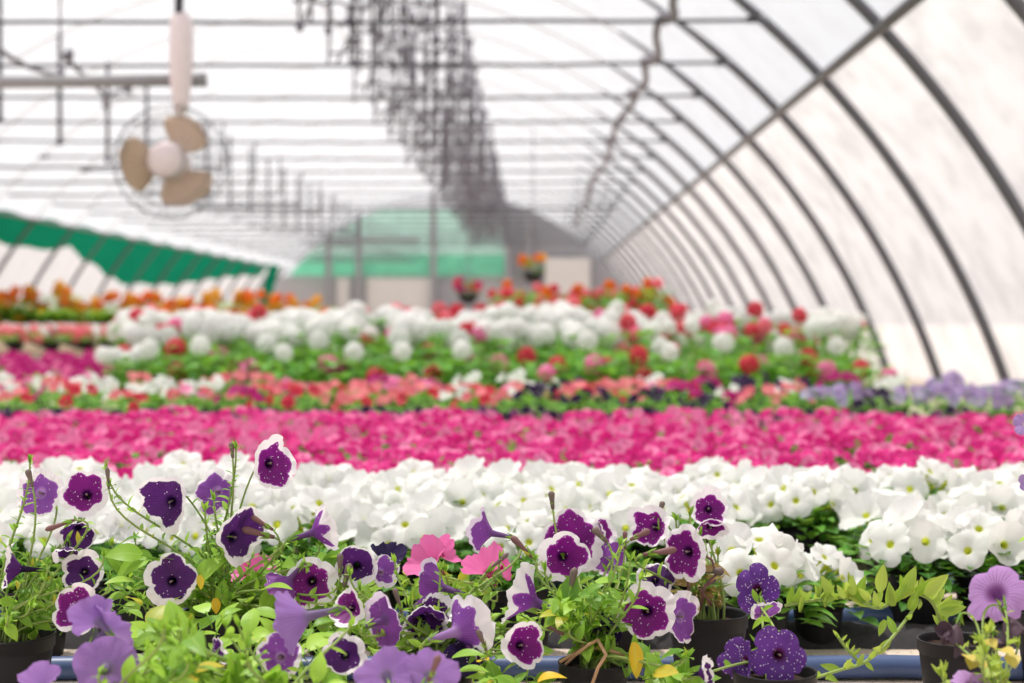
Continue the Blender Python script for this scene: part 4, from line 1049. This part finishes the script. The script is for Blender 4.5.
# --- low green plants in black pots between the purple and the white rows
for n_, (px, Z, lab) in enumerate(((36, 2.32, 'bloomless green petunia behind the pot cut by the picture edge'), (128, 2.36, 'green petunia without blooms behind the tall purple petunia'),
                                   (335, 2.34, 'green petunia behind the magenta white-edged bloom, few leaves'), (520, 2.34, 'green petunia in a black pot behind the side-turned trumpets'),
                                   (615, 2.36, 'green petunia behind the double magenta white-edged bloom'))):
    q = Plant(px, Z, 0.105, 0.10, lab, LEAFD, seed=31 + n_)
    q.fill((px - 40, 548, px + 40, 590), 16, (0.022, 0.036), Z=Z, dz=0.06, nl=6); q.done()
l_ = Plant(440, 2.28, 0.10, 0.095, 'pink-blooming petunia among the purple ones, in front of the white bed', seed=41)
l_.flower(424, 556, 50, 2.12, (-0.4, 0.45, 0.4), 'pinkbig', 'cup', 0.4); l_.flower(449, 550, 34, 2.16, (0.6, 0.4, 0.3), 'pinkbig', 'cup', 0.2)
l_.flower(484, 560, 50, 2.12, (-0.3, 0.6, -0.5), 'pinkbig', 'cup', 0.2); l_.flower(505, 566, 30, 2.14, (0.6, 0.2, -0.3), 'pinkbig', 'open', 0.2)
l_.fill((400, 560, 500, 600), 12, (0.02, 0.034), nl=6, tone=(0.4, 1)); l_.done()
m_ = Plant(278, 2.3, 0.10, 0.095, 'pink-blooming petunia mostly hidden behind the narrow dark purple bloom', seed=42)
m_.flower(258, 566, 40, 2.16, (0.3, 0.6, 0.4), 'pinkbig', 'cup', 0.4); m_.flower(240, 570, 30, 2.16, (-0.5, 0.4, 0.4), 'pinkbig', 'cup', 0.2)
m_.fill((230, 560, 320, 600), 8, (0.02, 0.034), nl=6); m_.done()

rnd.seed(77)
for s_, f_name, args in LATER: getattr(s_, f_name)(*args)
for k in PROTOS: k.clean()

# ------------------------------------------------------------------ light, sky, camera
w = bpy.data.worlds.new('bright_hazy_sky'); scene.world = w; w.use_nodes = True; nt = w.node_tree; nt.nodes.clear()
bg = nt.nodes.new('ShaderNodeBackground'); wo = nt.nodes.new('ShaderNodeOutputWorld')
bg.inputs[0].default_value = (0.965, 0.975, 1.0, 1); bg.inputs[1].default_value = 0.92
nt.links.new(bg.outputs[0], wo.inputs[0])
sd = bpy.data.lights.new('sun', 'SUN'); sd.energy = 6.2; sd.angle = math.radians(3); sd.color = (1.0, 0.95, 0.88)
so = bpy.data.objects.new('sun', sd); COL.objects.link(so); so.rotation_euler = Vector((0.2, -0.25, -0.95)).to_track_quat('-Z', 'Y').to_euler(); so.location = (-5, 5, 12)

cd = bpy.data.cameras.new('camera'); cam = bpy.data.objects.new('camera', cd); COL.objects.link(cam)
cam.location = (0, 0, HC); cam.rotation_euler = (PI / 2, 0, 0)
cd.sensor_width = 36; cd.lens = F / 1024 * 36; cd.shift_x = -(VX - 512) / 1024; cd.shift_y = -(341.5 - VY) / 1024
cd.dof.use_dof = True; cd.dof.focus_distance = 1.98; cd.dof.aperture_fstop = 4.2; cd.clip_end = 200; cd.clip_start = 0.05
scene.camera = cam
vs_ = scene.view_settings; vs_.view_transform = 'Standard'; vs_.look = 'None'; vs_.gamma = 1; vs_.exposure = 0.06; vs_.use_curve_mapping = False
cy = scene.cycles; cy.use_denoising = True; cy.max_bounces = 10; cy.transparent_max_bounces = 16; cy.diffuse_bounces = 5; cy.caustics_reflective = False; cy.caustics_refractive = False
